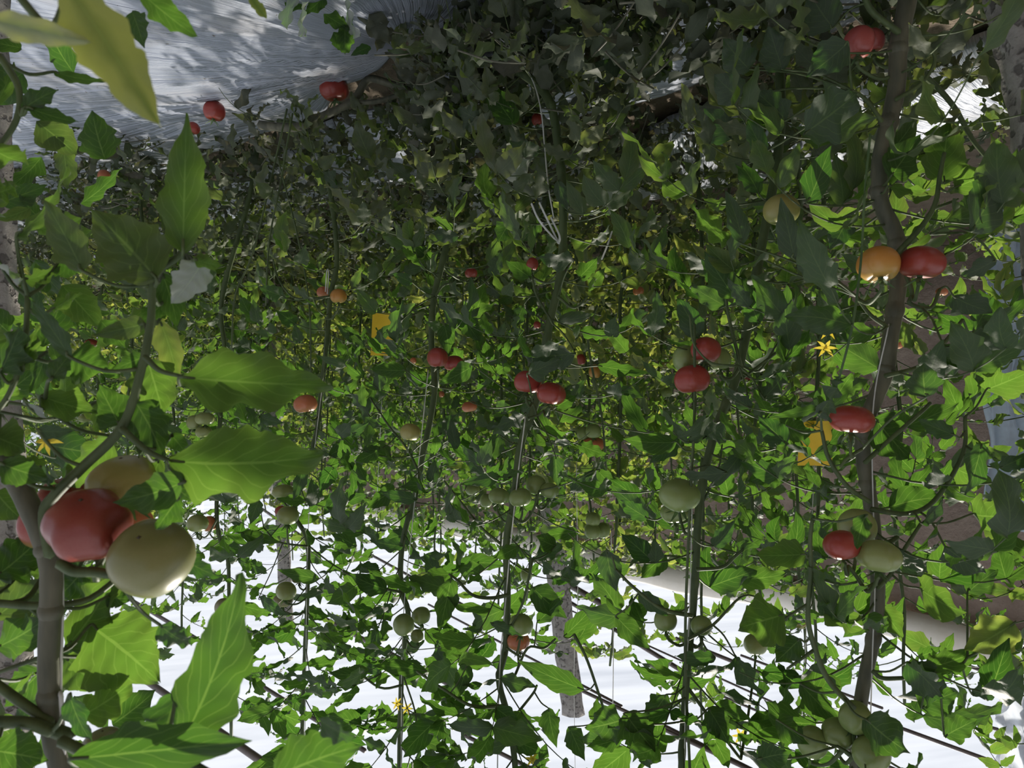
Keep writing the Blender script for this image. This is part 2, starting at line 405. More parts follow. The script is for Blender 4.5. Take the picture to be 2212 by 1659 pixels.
# concrete posts
def post(pts, w, label, cap=True):
    m = MB(); pts = [P(*p) for p in pts]
    n = 30; path = smooth_path(pts, 12)
    V = []; 
    for i, p in enumerate(path):
        for c in range(8):
            an = math.pi / 4 * c + math.pi / 8
            rr = w / 2 * (1.0 + .06 * math.sin(i * 1.7 + c * 2.2) + .03 * rng.random())
            V.append(p + A([math.cos(an), math.sin(an), 0]) * rr)
    V = [V[0]] * 8 + V + [V[-1]] * 8
    m.add(V, grid_faces(len(path) + 2, 8, True), (0, 0, 0, 1))
    return tag(m.build('concrete_post', CONCRETE), label, 'post')
post([(1132, 445, 4.6), (1165, 800, 4.6), (1205, 1250, 4.6), (1238, 1540, 4.6)], .145, 'slim pitted concrete post rising behind the middle plants to the roof film')
post([(-62, -345, 1.5), (-48, 200, 1.5), (-12, 1150, 1.5), (30, 2500, 1.5)], .115, 'grey concrete post behind the big near tomato cluster')
post([(2110, -500, 1.3), (2195, 0, 1.3), (2262, 380, 1.3), (2330, 1400, 1.3), (2400, 2700, 1.3)], .095, 'rough pale concrete post beside the sunlit crumpled film')
post([(575, 530, 5.8), (608, 1100, 5.8), (620, 1360, 5.8)], .10, 'distant pale concrete post above the cream tomato')

def hanging_sheet(u0, u1, v0, v1, d, mat, label, nu=40, nv=40):
    m = MB(); V = []
    for i in range(nu):
        for j in range(nv):
            u = u0 + (u1 - u0) * i / (nu - 1); v = v0 + (v1 - v0) * j / (nv - 1)
            p = P(u + 6 * math.sin(j * .5), v, d); p[1] += .05 * math.sin(i * .9 + .4 * math.sin(j * .6)) + .03 * math.sin(i * 2.3 + j * .3); V.append(p)
    m.add(V, grid_faces(nu, nv), (0, 0, 0, 1)); ob = m.build('plastic_sheet', mat)
    mod = ob.modifiers.new('thickness', 'SOLIDIFY'); mod.thickness = .001
    return tag(ob, label, 'plastic sheet')
hanging_sheet(2135, 2420, 430, 1150, 4.6, BLUEFILM, 'pale blue plastic sheet hanging in front of the mud wall')
hanging_sheet(2165, 2420, 1385, 1680, 3.75, WHITEFILM, 'whitish plastic sheet bunched under the roof film above the mud wall')

# ------------------------------------------------------------------ tomatoes
COL = {'red': ((.27, .018, .018), (.22, .016, .014)), 'pink': ((.33, .05, .055), (.30, .045, .045)), 'orange': ((.48, .14, .06), (.42, .19, .07)),
       'amber': ((.48, .21, .035), (.42, .25, .05)), 'green': ((.17, .25, .075), (.12, .20, .055)), 'cream': ((.21, .265, .085), (.18, .25, .075)), 'olive': ((.165, .18, .06), (.15, .18, .055)), 'shaded_red': ((.20, .015, .013), (.17, .013, .012)),  # olive and the darker red: cream and red with near-cluster shade painted in
       'yellow': ((.30, .28, .08), (.25, .27, .08)), 'half': ((.28, .03, .025), (.30, .28, .08)), 'dull': ((.20, .20, .11), (.15, .18, .08))}
# plant, u, v, w, h, colour, depth, tilt towards the lens, label
T = [
 ('A', 190, 1133, 168, 140, 'shaded_red', .70, .55, 'large red tomato in the near cluster, small scar on its face'),
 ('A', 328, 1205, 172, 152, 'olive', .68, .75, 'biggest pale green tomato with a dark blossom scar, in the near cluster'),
 ('A', 270, 1042, 148, 110, 'yellow', .765, .2, 'olive yellow tomato under a leaf, on top of the near red one'),
 ('A', 140, 1080, 112, 90, 'shaded_red', .80, .1, 'dark red tomato half hidden behind the large scarred red one'),
 ('A', 92, 1135, 92, 112, 'half', .80, .3, 'yellow tomato with a red flush behind the thick near stem'),
 ('A', 292, 1140, 84, 90, 'orange', .80, .1, 'orange tomato peeping between the large red and pale green ones'),
 ('A', 226, 1612, 92, 70, 'dull', .78, .1, 'dull green tomato among leaves at the near stem tip'),
 ('A', 306, 1612, 90, 84, 'dull', .80, .1, 'dull brownish tomato behind the large dark toothed leaf'),
 ('ground', 722, 193, 62, 50, 'red', 2.66, .1, 'red tomato lying against the edge of the silver film'),
 ('ground', 463, 240, 46, 42, 'red', 2.72, 0, 'red tomato behind a small grey-green leaf at the film edge'),
 ('ground', 416, 277, 30, 26, 'red', 2.85, 0, 'small dark red tomato in shade just off the film edge'),
 ('R2', 225, 380, 26, 26, 'orange', 3.3, 0, 'small orange tomato alone in dull low foliage'),
 ('R2', 1160, 258, 24, 26, 'red', 2.3, 0, 'small red tomato split by a stalk beside the white plastic strip'),
 ('B', 1856, 92, 62, 68, 'pink', 1.30, 0, 'pinkish red tomato left of its twin, on the thickest stem'),
 ('B', 1886, 88, 46, 58, 'pink', 1.33, 0, 'narrow pink tomato fused beside its larger twin by the thickest stem'),
 ('B', 1688, 454, 76, 66, 'yellow', 1.5, 0, 'yellow-green tomato crossed by a dark hanging leaf'),
 ('B', 1898, 572, 88, 76, 'amber', 1.22, -.3, 'amber orange tomato touching a red one on the thickest stem'),
 ('B', 1990, 568, 92, 70, 'red', 1.22, 0, 'red tomato touching the amber one on the thickest stem'),
 ('B', 1840, 907, 94, 62, 'red', 1.22, 0, 'broad flat ribbed red tomato under a pale grey leaf'),
 ('R2', 1945, 720, 36, 28, 'amber', 3.1, 0, 'small amber tomato seen past the thickest stem'),
 ('R2', 1937, 743, 26, 22, 'orange', 3.15, 0, 'small orange tomato just beneath the small amber one'),
 ('B', 1852, 1138, 80, 76, 'cream', 1.24, 0, 'pale green tomato with a leaf across its middle'),
 ('B', 1818, 1178, 74, 62, 'red', 1.20, 0, 'red tomato next to two pale green ones, calyx showing'),
 ('B', 1898, 1202, 88, 68, 'cream', 1.18, 0, 'glossy pale green tomato beside the red one with a calyx'),
 ('B', 1848, 1550, 68, 68, 'green', 1.24, .2, 'green tomato heading the cluster of four at the fork'),
 ('B', 1812, 1584, 70, 60, 'green', 1.27, .2, 'green tomato in the middle of the cluster of four'),
 ('B', 1755, 1604, 62, 76, 'green', 1.28, .2, 'tall green tomato at the outer end of the cluster of four'),
 ('B', 1882, 1628, 78, 76, 'green', 1.22, .2, 'green tomato with a torn leaf over it in the cluster of four'),
 ('C', 1495, 820, 78, 63, 'red', 1.50, 0, 'smooth round red tomato at the bottom of a mixed cluster'),
 ('C', 1525, 757, 64, 56, 'red', 1.50, -.2, 'red tomato notched by a leaf above green ones'),
 ('C', 1481, 776, 54, 60, 'green', 1.55, 0, 'pale green tomato between two red ones'),
 ('C', 1555, 777, 48, 48, 'green', 1.56, 0, 'pale green tomato behind the notched red one'),
 ('C', 1468, 1070, 84, 66, 'green', 1.50, .35, 'large green tomato alone against the stem above its twin'),
 ('C', 1457, 1108, 60, 44, 'green', 1.58, 0, 'green tomato tucked behind the larger one'),
 ('C', 1515, 1352, 46, 42, 'green', 1.58, 0, 'green tomato hidden by leaves right of the tangled stems'),
 ('C', 1437, 1340, 48, 48, 'green', 1.6, 0, 'dark green tomato veiled by leaves left of the tangled stems'),
 ('C', 1632, 1392, 50, 44, 'cream', 1.9, 0, 'pale green tomato hanging under a large green leaf'),
 ('D', 1140, 826, 58, 50, 'red', 1.90, 0, 'red tomato under the grey curled leaf, left of its twin'),
 ('D', 1190, 851, 64, 50, 'red', 1.86, 0, 'wide dark red tomato, right of its twin under the grey leaf'),
 ('D', 1150, 571, 26, 34, 'red', 2.1, 0, 'small red tomato cut by stalks below a slate leaf'),
 ('R2', 1160, 702, 16, 16, 'red', 3.0, 0, 'tiny red tomato deep behind the middle stem'),
 ('D', 1124, 1075, 50, 40, 'green', 1.95, 0, 'green tomato left in the dim cluster on the middle stem'),
 ('D', 1158, 1048, 44, 42, 'green', 2.0, 0, 'green tomato at the top of the dim cluster on the middle stem'),
 ('D', 1187, 1060, 40, 34, 'green', 1.97, 0, 'green tomato right in the dim cluster on the middle stem'),
 ('D', 1078, 1072, 44, 36, 'green', 2.05, 0, 'green tomato across the middle stem from the dim cluster'),
 ('R2', 1021, 1058, 30, 24, 'green', 2.9, 0, 'small green tomato beyond the dim cluster, upper of two'),
 ('R2', 1050, 1082, 28, 30, 'green', 2.9, 0, 'small green tomato beyond the dim cluster, lower of two'),
 ('D', 1126, 1350, 50, 46, 'green', 1.92, 0, 'green tomato behind a curled dark leaf, above the brown one'),
 ('D', 1120, 1385, 48, 40, 'orange', 1.97, 0, 'brownish orange tomato wrapped by a curled leaf'),
 ('R2', 1137, 1242, 26, 30, 'green', 2.9, 0, 'small green tomato between stalks near the pitted post'),
 ('R2', 1261, 937, 30, 30, 'green', 3.05, 0, 'small green tomato, left of a pair above an orange one'),
 ('R2', 1282, 932, 36, 32, 'green', 3.0, 0, 'small green tomato, right of a pair above an orange one'),
 ('R2', 1280, 960, 50, 34, 'orange', 3.05, 0, 'salmon orange tomato touching two small green ones'),
 ('R2', 1286, 803, 28, 36, 'amber', 3.0, 0, 'small brownish amber tomato beside a thin stem'),
 ('R2', 1255, 777, 22, 28, 'red', 3.1, 0, 'small dark red tomato left of the brownish amber one'),
 ('R2', 1281, 1122, 32, 30, 'green', 3.0, .3, 'green tomato capped by a withered leaf, top of three'),
 ('R2', 1280, 1148, 36, 32, 'green', 3.0, .2, 'green tomato, left of the lower pair near the roof edge'),
 ('R2', 1302, 1146, 32, 34, 'green', 3.05, .2, 'green tomato behind a thin stem, right of the lower pair'),
 ('R2', 1379, 629, 24, 20, 'orange', 3.3, 0, 'small orange tomato under yellowing leaves'),
 ('R2', 1397, 763, 20, 26, 'red', 3.3, 0, 'small crescent of red tomato behind a leaf'),
 ('R2', 1438, 790, 22, 16, 'yellow', 3.3, 0, 'small yellowish tomato above two little green ones'),
 ('R2', 1441, 822, 26, 20, 'green', 3.3, 0, 'small green tomato, upper of two left of the mixed cluster'),
 ('R2', 1440, 848, 24, 22, 'green', 3.3, 0, 'small green tomato, lower of two left of the mixed cluster'),
 ('E', 945, 773, 44, 44, 'red', 2.22, 0, 'round red tomato against a stem, left of a leaf-cut one'),
 ('E', 980, 785, 44, 34, 'red', 2.28, 0, 'red tomato half covered by a green leaf'),
 ('E', 886, 934, 44, 38, 'yellow', 2.22, 0, 'yellow-green tomato alone beside a stem'),
 ('E', 1018, 590, 28, 22, 'red', 2.6, 0, 'small red ribbed tomato hanging by a curved stalk'),
 ('R2', 1014, 879, 34, 24, 'orange', 3.2, 0, 'pink orange tomato behind a long green leaf'),
 ('R2', 953, 852, 14, 14, 'orange', 3.6, 0, 'tiny peach tomato next to the fourth stem'),
 ('R2', 893, 779, 14, 14, 'orange', 3.6, 0, 'tiny orange tomato left of the round red one'),
 ('E', 872, 1350, 46, 46, 'green', 2.2, .1, 'green tomato under a stem end, left of its neighbour'),
 ('E', 910, 1330, 40, 36, 'green', 2.25, 0, 'green tomato under a stem end, right of its neighbour'),
 ('E', 901, 1374, 28, 28, 'cream', 2.3, 0, 'little green tomato below its two larger neighbours'),
 ('F', 731, 640, 34, 32, 'amber', 2.62, 0, 'pale amber tomato right of a dark stem fork'),
 ('F', 699, 632, 28, 26, 'orange', 2.8, 0, 'orange red tomato left of a dark stem fork'),
 ('F', 660, 873, 50, 40, 'orange', 2.6, 0, 'brick orange tomato close to the dark fifth stem'),
 ('F', 622, 1114, 48, 40, 'cream', 2.6, 0, 'cream green tomato set against sky by a stem'),
 ('F', 607, 1104, 26, 22, 'red', 2.7, 0, 'sliver of red tomato behind the cream green one'),
 ('F', 611, 1062, 46, 30, 'cream', 2.68, 0, 'dim cream tomato shaded by leaves above a stalk'),
 ('F', 618, 1277, 44, 38, 'cream', 2.6, 0, 'cream tomato, brighter one of a stacked pair'),
 ('F', 612, 1297, 42, 26, 'dull', 2.66, 0, 'dim tomato stacked under the brighter cream one'),
 ('F', 645, 1243, 34, 34, 'dull', 2.66, 0, 'shaded olive tomato under a large dark leaf'),
 ('H', 443, 905, 40, 28, 'cream', 3.1, 0, 'pale green tomato, top right of a group of three'),
 ('H', 420, 913, 32, 32, 'cream', 3.15, 0, 'pale green tomato, left of a group of three'),
 ('H', 440, 933, 36, 26, 'cream', 3.12, 0, 'pale green tomato, lowest of a group of three'),
 ('H', 427, 1131, 44, 38, 'cream', 3.05, 0, 'pale green tomato beside an orange one and a pale stem'),
 ('H', 452, 1132, 32, 34, 'orange', 3.15, 0, 'rusty orange tomato behind the pale green one'),
 ('H', 482, 1312, 34, 44, 'dull', 3.1, 0, 'greyish tomato half behind a pointed leaf tip'),
 ('R2', 186, 904, 30, 20, 'cream', 4.2, 0, 'faint pale tomato deep behind the near leaves, left one'),
 ('R2', 215, 906, 28, 24, 'cream', 4.2, 0, 'faint pale tomato deep behind the near leaves, right one'),
 ('R2', 197, 742, 26, 20, 'red', 4.2, 0, 'small red tomato behind the curled dark near leaf'),
 ('R2', 1669, 1090, 32, 28, 'green', 3.0, 0, 'small round green tomato framed by bright leaves'),
 ('R2', 1727, 1347, 30, 22, 'yellow', 3.0, 0, 'small yellow-green tomato high near the wall top'),
 ('R2', 1614, 816, 16, 14, 'red', 2.7, 0, 'tiny red tomato bit, right of the second stem'),
 ('R2', 1581, 849, 20, 14, 'red', 2.7, 0, 'tiny bright red tomato bit left of a shrivelled leaf'),
 ('R2', 2035, 630, 24, 18, 'orange', 2.8, 0, 'small orange tomato bit behind a withered flower stalk'),
]
def make_tomato(c, R, hz, colours, tilt, scar, label, rr):
    root_m = MB(); nth, nph = 30, 22
    lob = rr.integers(4, 7); amp = .02 + .05 * rr.random(); ph = rr.random() * 6.28; lean = (rr.random() - .5) * .3
    ph2 = rr.random() * 6.28
    Rm = (Matrix.Rotation(lean, 3, 'Y') @ Matrix.Rotation(tilt, 3, 'X'))
    Rm = A([[Rm[i][j] for j in range(3)] for i in range(3)])
    V = []; C = []
    for i in range(nph):
        a = math.pi * i / (nph - 1)
        for j in range(nth):
            b = 2 * math.pi * j / nth
            r = math.sin(a) * (1 + amp * math.cos(lob * b + ph) * math.sin(a) ** .5 * (1 if a < 2.3 else .4) + .02 * math.cos(2 * b + ph2))
            z = math.cos(a) * hz
            r = r ** .92 if r > 0 else 0
            top = math.exp(-((a) / .42) ** 2); z -= .24 * hz * top
            bot = math.exp(-((math.pi - a) / .16) ** 2); z += .05 * hz * bot
            V.append(Rm @ A([r * math.cos(b) * R, r * math.sin(b) * R, z * R]))
            k = min(1, max(0, (math.cos(a) - .1) * 1.3)); k = k * k * (3 - 2 * k)
            C.append((*(A(colours[0]) * (1 - k) + A(colours[1]) * k), 1))
    root_m.add(A(V) + c, grid_faces(nph, nth, True)[:, ::-1], A(C), None, 0)
    if scar:
        o = c + Rm @ A([0, 0, -hz * R * .955]); dn = Rm @ A([0, 0, -1.0]); X = unit(np.cross(dn, A([1, .2, .1]))); Y = np.cross(dn, X)
        sv = [o + dn * .0012] * 9 + [o + (X * math.cos(k * .698) + Y * math.sin(k * .698)) * R * (.075 if k % 2 else .045) for k in range(9)] + \
             [o - dn * .002 + (X * math.cos(k * .698) + Y * math.sin(k * .698)) * R * .12 for k in range(9)]
        root_m.add(sv, grid_faces(3, 9, True), (0, 0, 0, 1), None, 1)
    ob = root_m.build('tomato', [SKIN, SCAR], origin=c)
    tag(ob, label, 'tomato')
    topc = c + Rm @ A([0, 0, hz * R * .74]); up = Rm @ A([0, 0, 1.0])
    if R * 2 * F / c[1] > 22:
        m = MB(); X = unit(np.cross(up, A([.2, 1, .1]))); Y = np.cross(up, X)
        for k in range(6):
            an = k * 1.047 + rr.random() * .4; dd = X * math.cos(an) + Y * math.sin(an)
            leaflet(m, topc + up * .001, dd + up * .75, up - dd * .4, R * (.8 + .3 * rr.random()), R * .22, rr, 6, 1, droop=-.5 + rr.random() * .9, fold=.3, curl=.2, wave=.03, lobes=0, tint=(.1, 0, .4))
        tube(m, [topc - up * .004, topc + up * .004], R * .13, 8)
        m.build('calyx', CALYX, ob, origin=c)
    return topc, up

# ------------------------------------------------------------------ plants of the near rows, traced as polylines (u, v, depth)
PL = {
 'A': dict(d=.74, r=(.012, .0095), stem=[(-170, -1450, .8), (-190, 0, .8), (-170, 640, .78), (-90, 850, .76), (0, 975, .75), (62, 1090, .74), (106, 1205, .74), (110, 1300, .74), (105, 1440, .74), (112, 1580, .74), (150, 1800, .74), (180, 2300, .74)],
   label='near tomato plant with the big tomato cluster and broad sunlit leaves', low=0, z=(.9, 1.0)),
 'B': dict(d=1.3, r=(.016, .011), stem=[(2020, -500, 1.35), (1985, -200, 1.32), (1960, 0, 1.3), (1942, 90, 1.3), (1935, 200, 1.3), (1905, 330, 1.3), (1900, 430, 1.3), (1935, 510, 1.3), (1942, 600, 1.3), (1922, 740, 1.3), (1912, 810, 1.3), (1868, 920, 1.3), (1866, 1000, 1.3), (1882, 1100, 1.3), (1896, 1250, 1.3), (1890, 1360, 1.3), (1862, 1500, 1.3), (1850, 1640, 1.3), (1845, 2100, 1.3)],
   label='tomato plant with the thickest stem, beside the mud wall end', z=(.1, 2.1)),
 'C': dict(d=1.6, r=(.011, .007), stem=[(1660, -270, 1.7), (1680, 60, 1.66), (1684, 300, 1.64), (1640, 560, 1.62), (1595, 800, 1.6), (1545, 930, 1.6), (1512, 1080, 1.6), (1502, 1240, 1.6), (1495, 1340, 1.6), (1482, 1480, 1.6), (1472, 1660, 1.6), (1468, 1950, 1.6)],
   label='tomato plant with a mixed red and green cluster, second from the thick stem', z=(.1, 2.4)),
 'D': dict(d=2.0, r=(.013, .008), stem=[(960, 148, 2.25), (1060, 135, 2.1), (1130, 160, 2.0), (1185, 215, 1.98), (1205, 310, 1.98), (1216, 430, 1.98), (1212, 580, 1.98), (1185, 710, 1.98), (1160, 860, 1.98), (1125, 960, 1.98), (1110, 1080, 1.98), (1094, 1170, 1.98), (1096, 1280, 1.98), (1092, 1400, 1.98), (1078, 1470, 1.98), (1100, 1560, 1.98), (1114, 1680, 1.98), (1110, 1850, 1.98)],
   label='middle tomato plant with twin red tomatoes under a grey leaf', z=(.1, 2.6)),
 'E': dict(d=2.35, r=(.011, .008), stem=[(1015, 90, 2.4), (1000, 250, 2.4), (975, 430, 2.38), (962, 540, 2.36), (938, 640, 2.35), (932, 740, 2.35), (938, 850, 2.35), (910, 1000, 2.35), (897, 1070, 2.35), (870, 1170, 2.35), (866, 1270, 2.35), (882, 1330, 2.35), (868, 1450, 2.36), (862, 1700, 2.36)],
   label='slender tomato plant with a round red and a yellow-green tomato', z=(.1, 2.5)),
 'F': dict(d=2.7, r=(.0105, .007), stem=[(600, 262, 2.75), (650, 275, 2.75), (690, 330, 2.75), (716, 430, 2.72), (728, 560, 2.7), (714, 640, 2.7), (704, 760, 2.7), (692, 860, 2.7), (682, 940, 2.7), (650, 1050, 2.7), (636, 1110, 2.7), (664, 1170, 2.7), (664, 1290, 2.7), (655, 1500, 2.7), (650, 1700, 2.7)],
   label='dark stemmed tomato plant with brick orange and cream tomatoes', z=(.1, 2.5)),
 'H': dict(d=3.15, r=(.011, .007), stem=[(560, 265, 3.2), (540, 420, 3.2), (480, 640, 3.2), (485, 760, 3.2), (476, 900, 3.15), (468, 1090, 3.15), (474, 1160, 3.15), (492, 1210, 3.15), (495, 1310, 3.15), (500, 1600, 3.15)],
   label='tomato plant with three pale green tomatoes, furthest along the first row', z=(.1, 2.5)),
}
# side shoots and stalks seen on them
BR = {
 'A': [([(108, 1200), (95, 1110), (120, 1068), (180, 1008), (262, 925), (300, 820), (325, 700), (334, 600), (385, 555), (396, 540)], .0062, .003, .72),
       ([(262, 925), (320, 975), (370, 996)], .0035, .0022, .71), ([(312, 770), (345, 800), (388, 812)], .003, .002, .70),
       ([(128, 1215), (160, 1234), (205, 1236), (250, 1242)], .0055, .0045, .70), ([(205, 1236), (222, 1205), (228, 1180)], .0035, .003, .71),
       ([(112, 1308), (60, 1308), (-40, 1300)], .0042, .004, .75), ([(110, 1415), (60, 1430), (-30, 1462)], .0028, .002, .75),
       ([(108, 1560), (50, 1520), (-20, 1470)], .005, .005, .73), ([(112, 1580), (60, 1562), (-30, 1560)], .006, .006, .72),
       ([(150, 1590), (100, 1570), (110, 1560)], .007, .007, .73), ([(130, 1600), (230, 1640), (380, 1640), (500, 1690), (700, 1720)], .005, .003, .62), ([(0, 120), (40, 190), (35, 260), (-10, 330)], .0038, .003, .75),
       ([(60, 640), (52, 760), (20, 850), (-20, 905)], .003, .003, .75), ([(20, 870), (95, 880)], .002, .0015, .75),
       ([(0, 890), (80, 905)], .002, .0015, .8), ([(30, -20), (110, 60), (150, -20)], .003, .003, .5)],
 'B': [([(1942, 70), (1880, 20), (1850, -60)], .006, .005, 1.28), ([(1935, 215), (1990, 180), (2020, 130), (2000, 95), (1985, 90)], .004, .002, 1.28),
       ([(1905, 262), (1870, 215), (1840, 195)], .004, .003, 1.25), ([(1950, 130), (2010, 175), (2060, 230), (2100, 300), (2140, 350)], .006, .004, 1.45),
       ([(1940, 545), (1990, 490), (2020, 440), (2030, 380), (2040, 330)], .005, .003, 1.22), ([(2020, 450), (2070, 430)], .003, .002, 1.22), ([(2010, 505), (2080, 502)], .003, .002, 1.22),
       ([(1912, 812), (1990, 790), (2040, 740), (2080, 690)], .0045, .003, 1.27), ([(1915, 705), (1880, 680), (1850, 640)], .004, .003, 1.28),
       ([(1868, 1000), (1910, 960), (1990, 890), (2010, 870)], .004, .003, 1.26), ([(1862, 970), (1830, 990), (1815, 1010)], .003, .002, 1.22),
       ([(1880, 1085), (1830, 1050), (1790, 990), (1775, 930)], .0045, .003, 1.24), ([(1882, 1100), (1960, 1110), (2020, 1080), (2080, 980), (2085, 900)], .005, .003, 1.24),
       ([(1896, 1170), (1915, 1175), (1940, 1160)], .006, .004, 1.27), ([(1896, 1270), (1925, 1240), (1945, 1200), (1990, 1130)], .004, .003, 1.28),
       ([(1893, 1260), (1868, 1270), (1850, 1245), (1832, 1222)], .004, .003, 1.22),
       ([(1886, 1450), (1905, 1465), (1950, 1465)], .0045, .0035, 1.26), ([(1950, 1465), (2000, 1460), (2070, 1440), (2090, 1420)], .003, .002, 1.26),
       ([(1845, 1530), (1790, 1470), (1760, 1400), (1745, 1330), (1752, 1240), (1750, 1170), (1755, 1120)], .0052, .003, 1.2),
       ([(1744, 1305), (1690, 1340)], .0025, .002, 1.2), ([(1757, 1405), (1700, 1445)], .003, .002, 1.2), ([(1750, 1250), (1800, 1320), (1820, 1345)], .002, .0015, 1.2),
       ([(1875, 1590), (1850, 1635), (1830, 1625), (1808, 1612)], .004, .003, 1.24),
       ([(1945, 560), (1970, 630), (1965, 655), (2010, 665), (2030, 625)], .0045, .003, 1.25)],
 'C': [([(1595, 790), (1540, 785), (1510, 760), (1495, 730), (1490, 680)], .0024, .002, 1.45), ([(1600, 790), (1570, 660), (1572, 560), (1568, 520)], .004, .0025, 1.55),
       ([(1585, 830), (1640, 790), (1700, 740), (1720, 690)], .0035, .003, 1.6), ([(1600, 790), (1640, 800), (1680, 740)], .003, .002, 1.6),
       ([(1505, 1230), (1560, 1225), (1590, 1200), (1625, 1170)], .004, .003, 1.55), ([(1508, 1110), (1470, 1130), (1440, 1110)], .004, .003, 1.6),
       ([(1495, 1330), (1430, 1315), (1370, 1270), (1330, 1230)], .0048, .003, 1.5), ([(1510, 1100), (1550, 1020), (1560, 960)], .003, .002, 1.6),
       ([(1500, 700), (1500, 900), (1490, 1100), (1480, 1400), (1490, 1659)], .003, .003, 1.48), ([(1488, 1380), (1540, 1350), (1600, 1290), (1640, 1290)], .0035, .002, 1.55),
       ([(1482, 1480), (1540, 1560), (1600, 1640)], .004, .003, 1.6), ([(1590, 830), (1600, 950), (1640, 1060)], .003, .002, 1.6)],
 'D': [([(1205, 640), (1240, 665), (1270, 640)], .0042, .003, 1.95), ([(1195, 700), (1160, 640), (1150, 600)], .0035, .003, 1.95),
       ([(1160, 900), (1155, 880), (1150, 870)], .003, .003, 1.92), ([(1140, 905), (1165, 895), (1178, 880)], .0045, .003, 1.92),
       ([(1100, 1110), (1128, 1128), (1150, 1105), (1165, 1060)], .0045, .003, 1.95), ([(1082, 1175), (1040, 1140), (1000, 1090), (960, 1040)], .004, .003, 1.95),
       ([(1098, 1285), (1060, 1292), (1020, 1285), (990, 1255), (970, 1240)], .0055, .003, 1.93), ([(1112, 1460), (1140, 1400), (1175, 1400), (1200, 1380)], .004, .003, 1.95),
       ([(1090, 1525), (1020, 1525), (960, 1490), (900, 1450)], .005, .003, 1.93), ([(1110, 1550), (1150, 1500), (1160, 1480)], .004, .003, 1.95),
       ([(1095, 1400), (1125, 1420)], .0035, .003, 1.92), ([(1240, 1370), (1270, 1430), (1310, 1550), (1340, 1640)], .004, .003, 1.9),
       ([(1290, 660), (1270, 720), (1280, 800), (1300, 900), (1310, 1020)], .004, .003, 2.2), ([(1150, 1210), (1130, 1300), (1100, 1360)], .0035, .003, 1.9)],
 'E': [([(940, 640), (960, 615), (1000, 610)], .004, .003, 2.3), ([(940, 835), (975, 840), (985, 830)], .004, .003, 2.3), ([(905, 1020), (880, 970), (840, 920), (800, 860)], .004, .003, 2.3),
       ([(868, 1280), (810, 1265), (740, 1235)], .004, .003, 2.3), ([(870, 1480), (820, 1485), (760, 1440)], .004, .003, 2.3), ([(945, 600), (920, 570), (905, 520)], .003, .002, 2.3),
       ([(870, 1455), (900, 1560), (880, 1659)], .003, .002, 2.3)],
 'F': [([(712, 640), (670, 645), (630, 640), (600, 600), (590, 560)], .0045, .003, 2.65), ([(705, 690), (700, 800), (690, 830)], .003, .003, 2.65),
       ([(695, 840), (640, 830), (600, 800)], .003, .002, 2.65), ([(664, 1180), (600, 1170), (570, 1140)], .004, .003, 2.65), ([(668, 1180), (720, 1220), (790, 1260)], .003, .002, 2.65),
       ([(560, 270), (640, 275), (700, 250), (762, 218), (795, 172), (840, 180), (885, 196)], .016, .012, 2.62), ([(885, 196), (820, 218), (760, 222)], .009, .008, 2.6)],
 'H': [([(620, 235), (585, 390), (545, 550), (508, 640), (500, 760)], .0034, .0028, 2.5), ([(632, 245), (605, 400), (582, 520), (574, 660)], .0034, .0028, 2.5), ([(600, 340), (645, 520), (668, 660), (672, 830)], .003, .0025, 2.6), ([(470, 1120), (445, 1160), (425, 1150)], .004, .003, 3.1), ([(476, 900), (460, 870), (440, 890)], .004, .003, 3.1)],
}
PLANTS = {}; PATHS = {}
for k, p in PL.items():
    pts = [P(*q) for q in p['stem']]
    root = empty('tomato_plant', (pts[0][0], pts[0][1], 0)); tag(root, p['label'], 'tomato plant'); PLANTS[k] = root
    path = smooth_path(pts, 6); m = MB(); tube(m, path, p['r'], 10, bumps=.02)
    for i in range(3, len(path) - 3, 8):                         # swollen leaf nodes
        rr_ = np.interp(i / len(path), [0, 1], p['r']); tube(m, smooth_path(path[i - 1:i + 2], 3), (rr_ * .9, rr_ * 1.02, rr_ * 1.2, rr_ * 1.18, rr_ * 1.0, rr_ * .9), 10)
    m.build('stem', OLDSTEM if k in 'BA' else STEM, root)
    PATHS[k] = [path]
    for pts2, r0, r1, d in BR.get(k, []):
        q = smooth_path([P(u, v, d + .0 * i) for i, (u, v) in enumerate(pts2)], 5)
        m = MB(); tube(m, q, (r0, r1), 6); m.build('side_shoot', OLDSTEM if r0 > .0088 else STEM, root); PATHS[k].append(q)

# keep-clear rules: tomatoes shown in full in the photograph are not covered by a leaf of the front plants
CLEAR = [(t[1], t[2], max(t[3], t[4]) * .5 + 4, t[6]) for t in T]
ZONES = [(120, 860, -60, 205, 2.95), (250, 375, 1270, 1370, 9), (268, 530, 1395, 1660, 9), (560, 680, 1180, 1262, 9), (360, 500, 1320, 1420, 9), (780, 905, 1420, 1500, 2.2), (1180, 1280, 1400, 1660, 1.9), (2025, 2150, 20, 240, 2.3), (1395, 1490, 185, 270, 2.7), (860, 1020, -60, 55, 2.5), (1195, 1245, 1250, 1420, 4.4), (1742, 1788, 912, 1000, 2.2)]
def blocked(p, size):
    u, v, d = pix(p)
    if d < .5: return True
    spx = size * F / d * .42
    for (a, b, r, dd) in CLEAR:
        if d < dd + .02 and (u - a) ** 2 + (v - b) ** 2 < (r + spx) ** 2: return True
    for (a, b, c, e, dd) in ZONES:
        if a < u < b and c < v < e and d < dd: return True
    return False

def nearest(k, p):
    best = None
    for q in PATHS[k]:
        dd = np.linalg.norm(q - p, axis=1); i = int(dd.argmin())
        if best is None or dd[i] < best[0]: best = (dd[i], q[i])
    return best

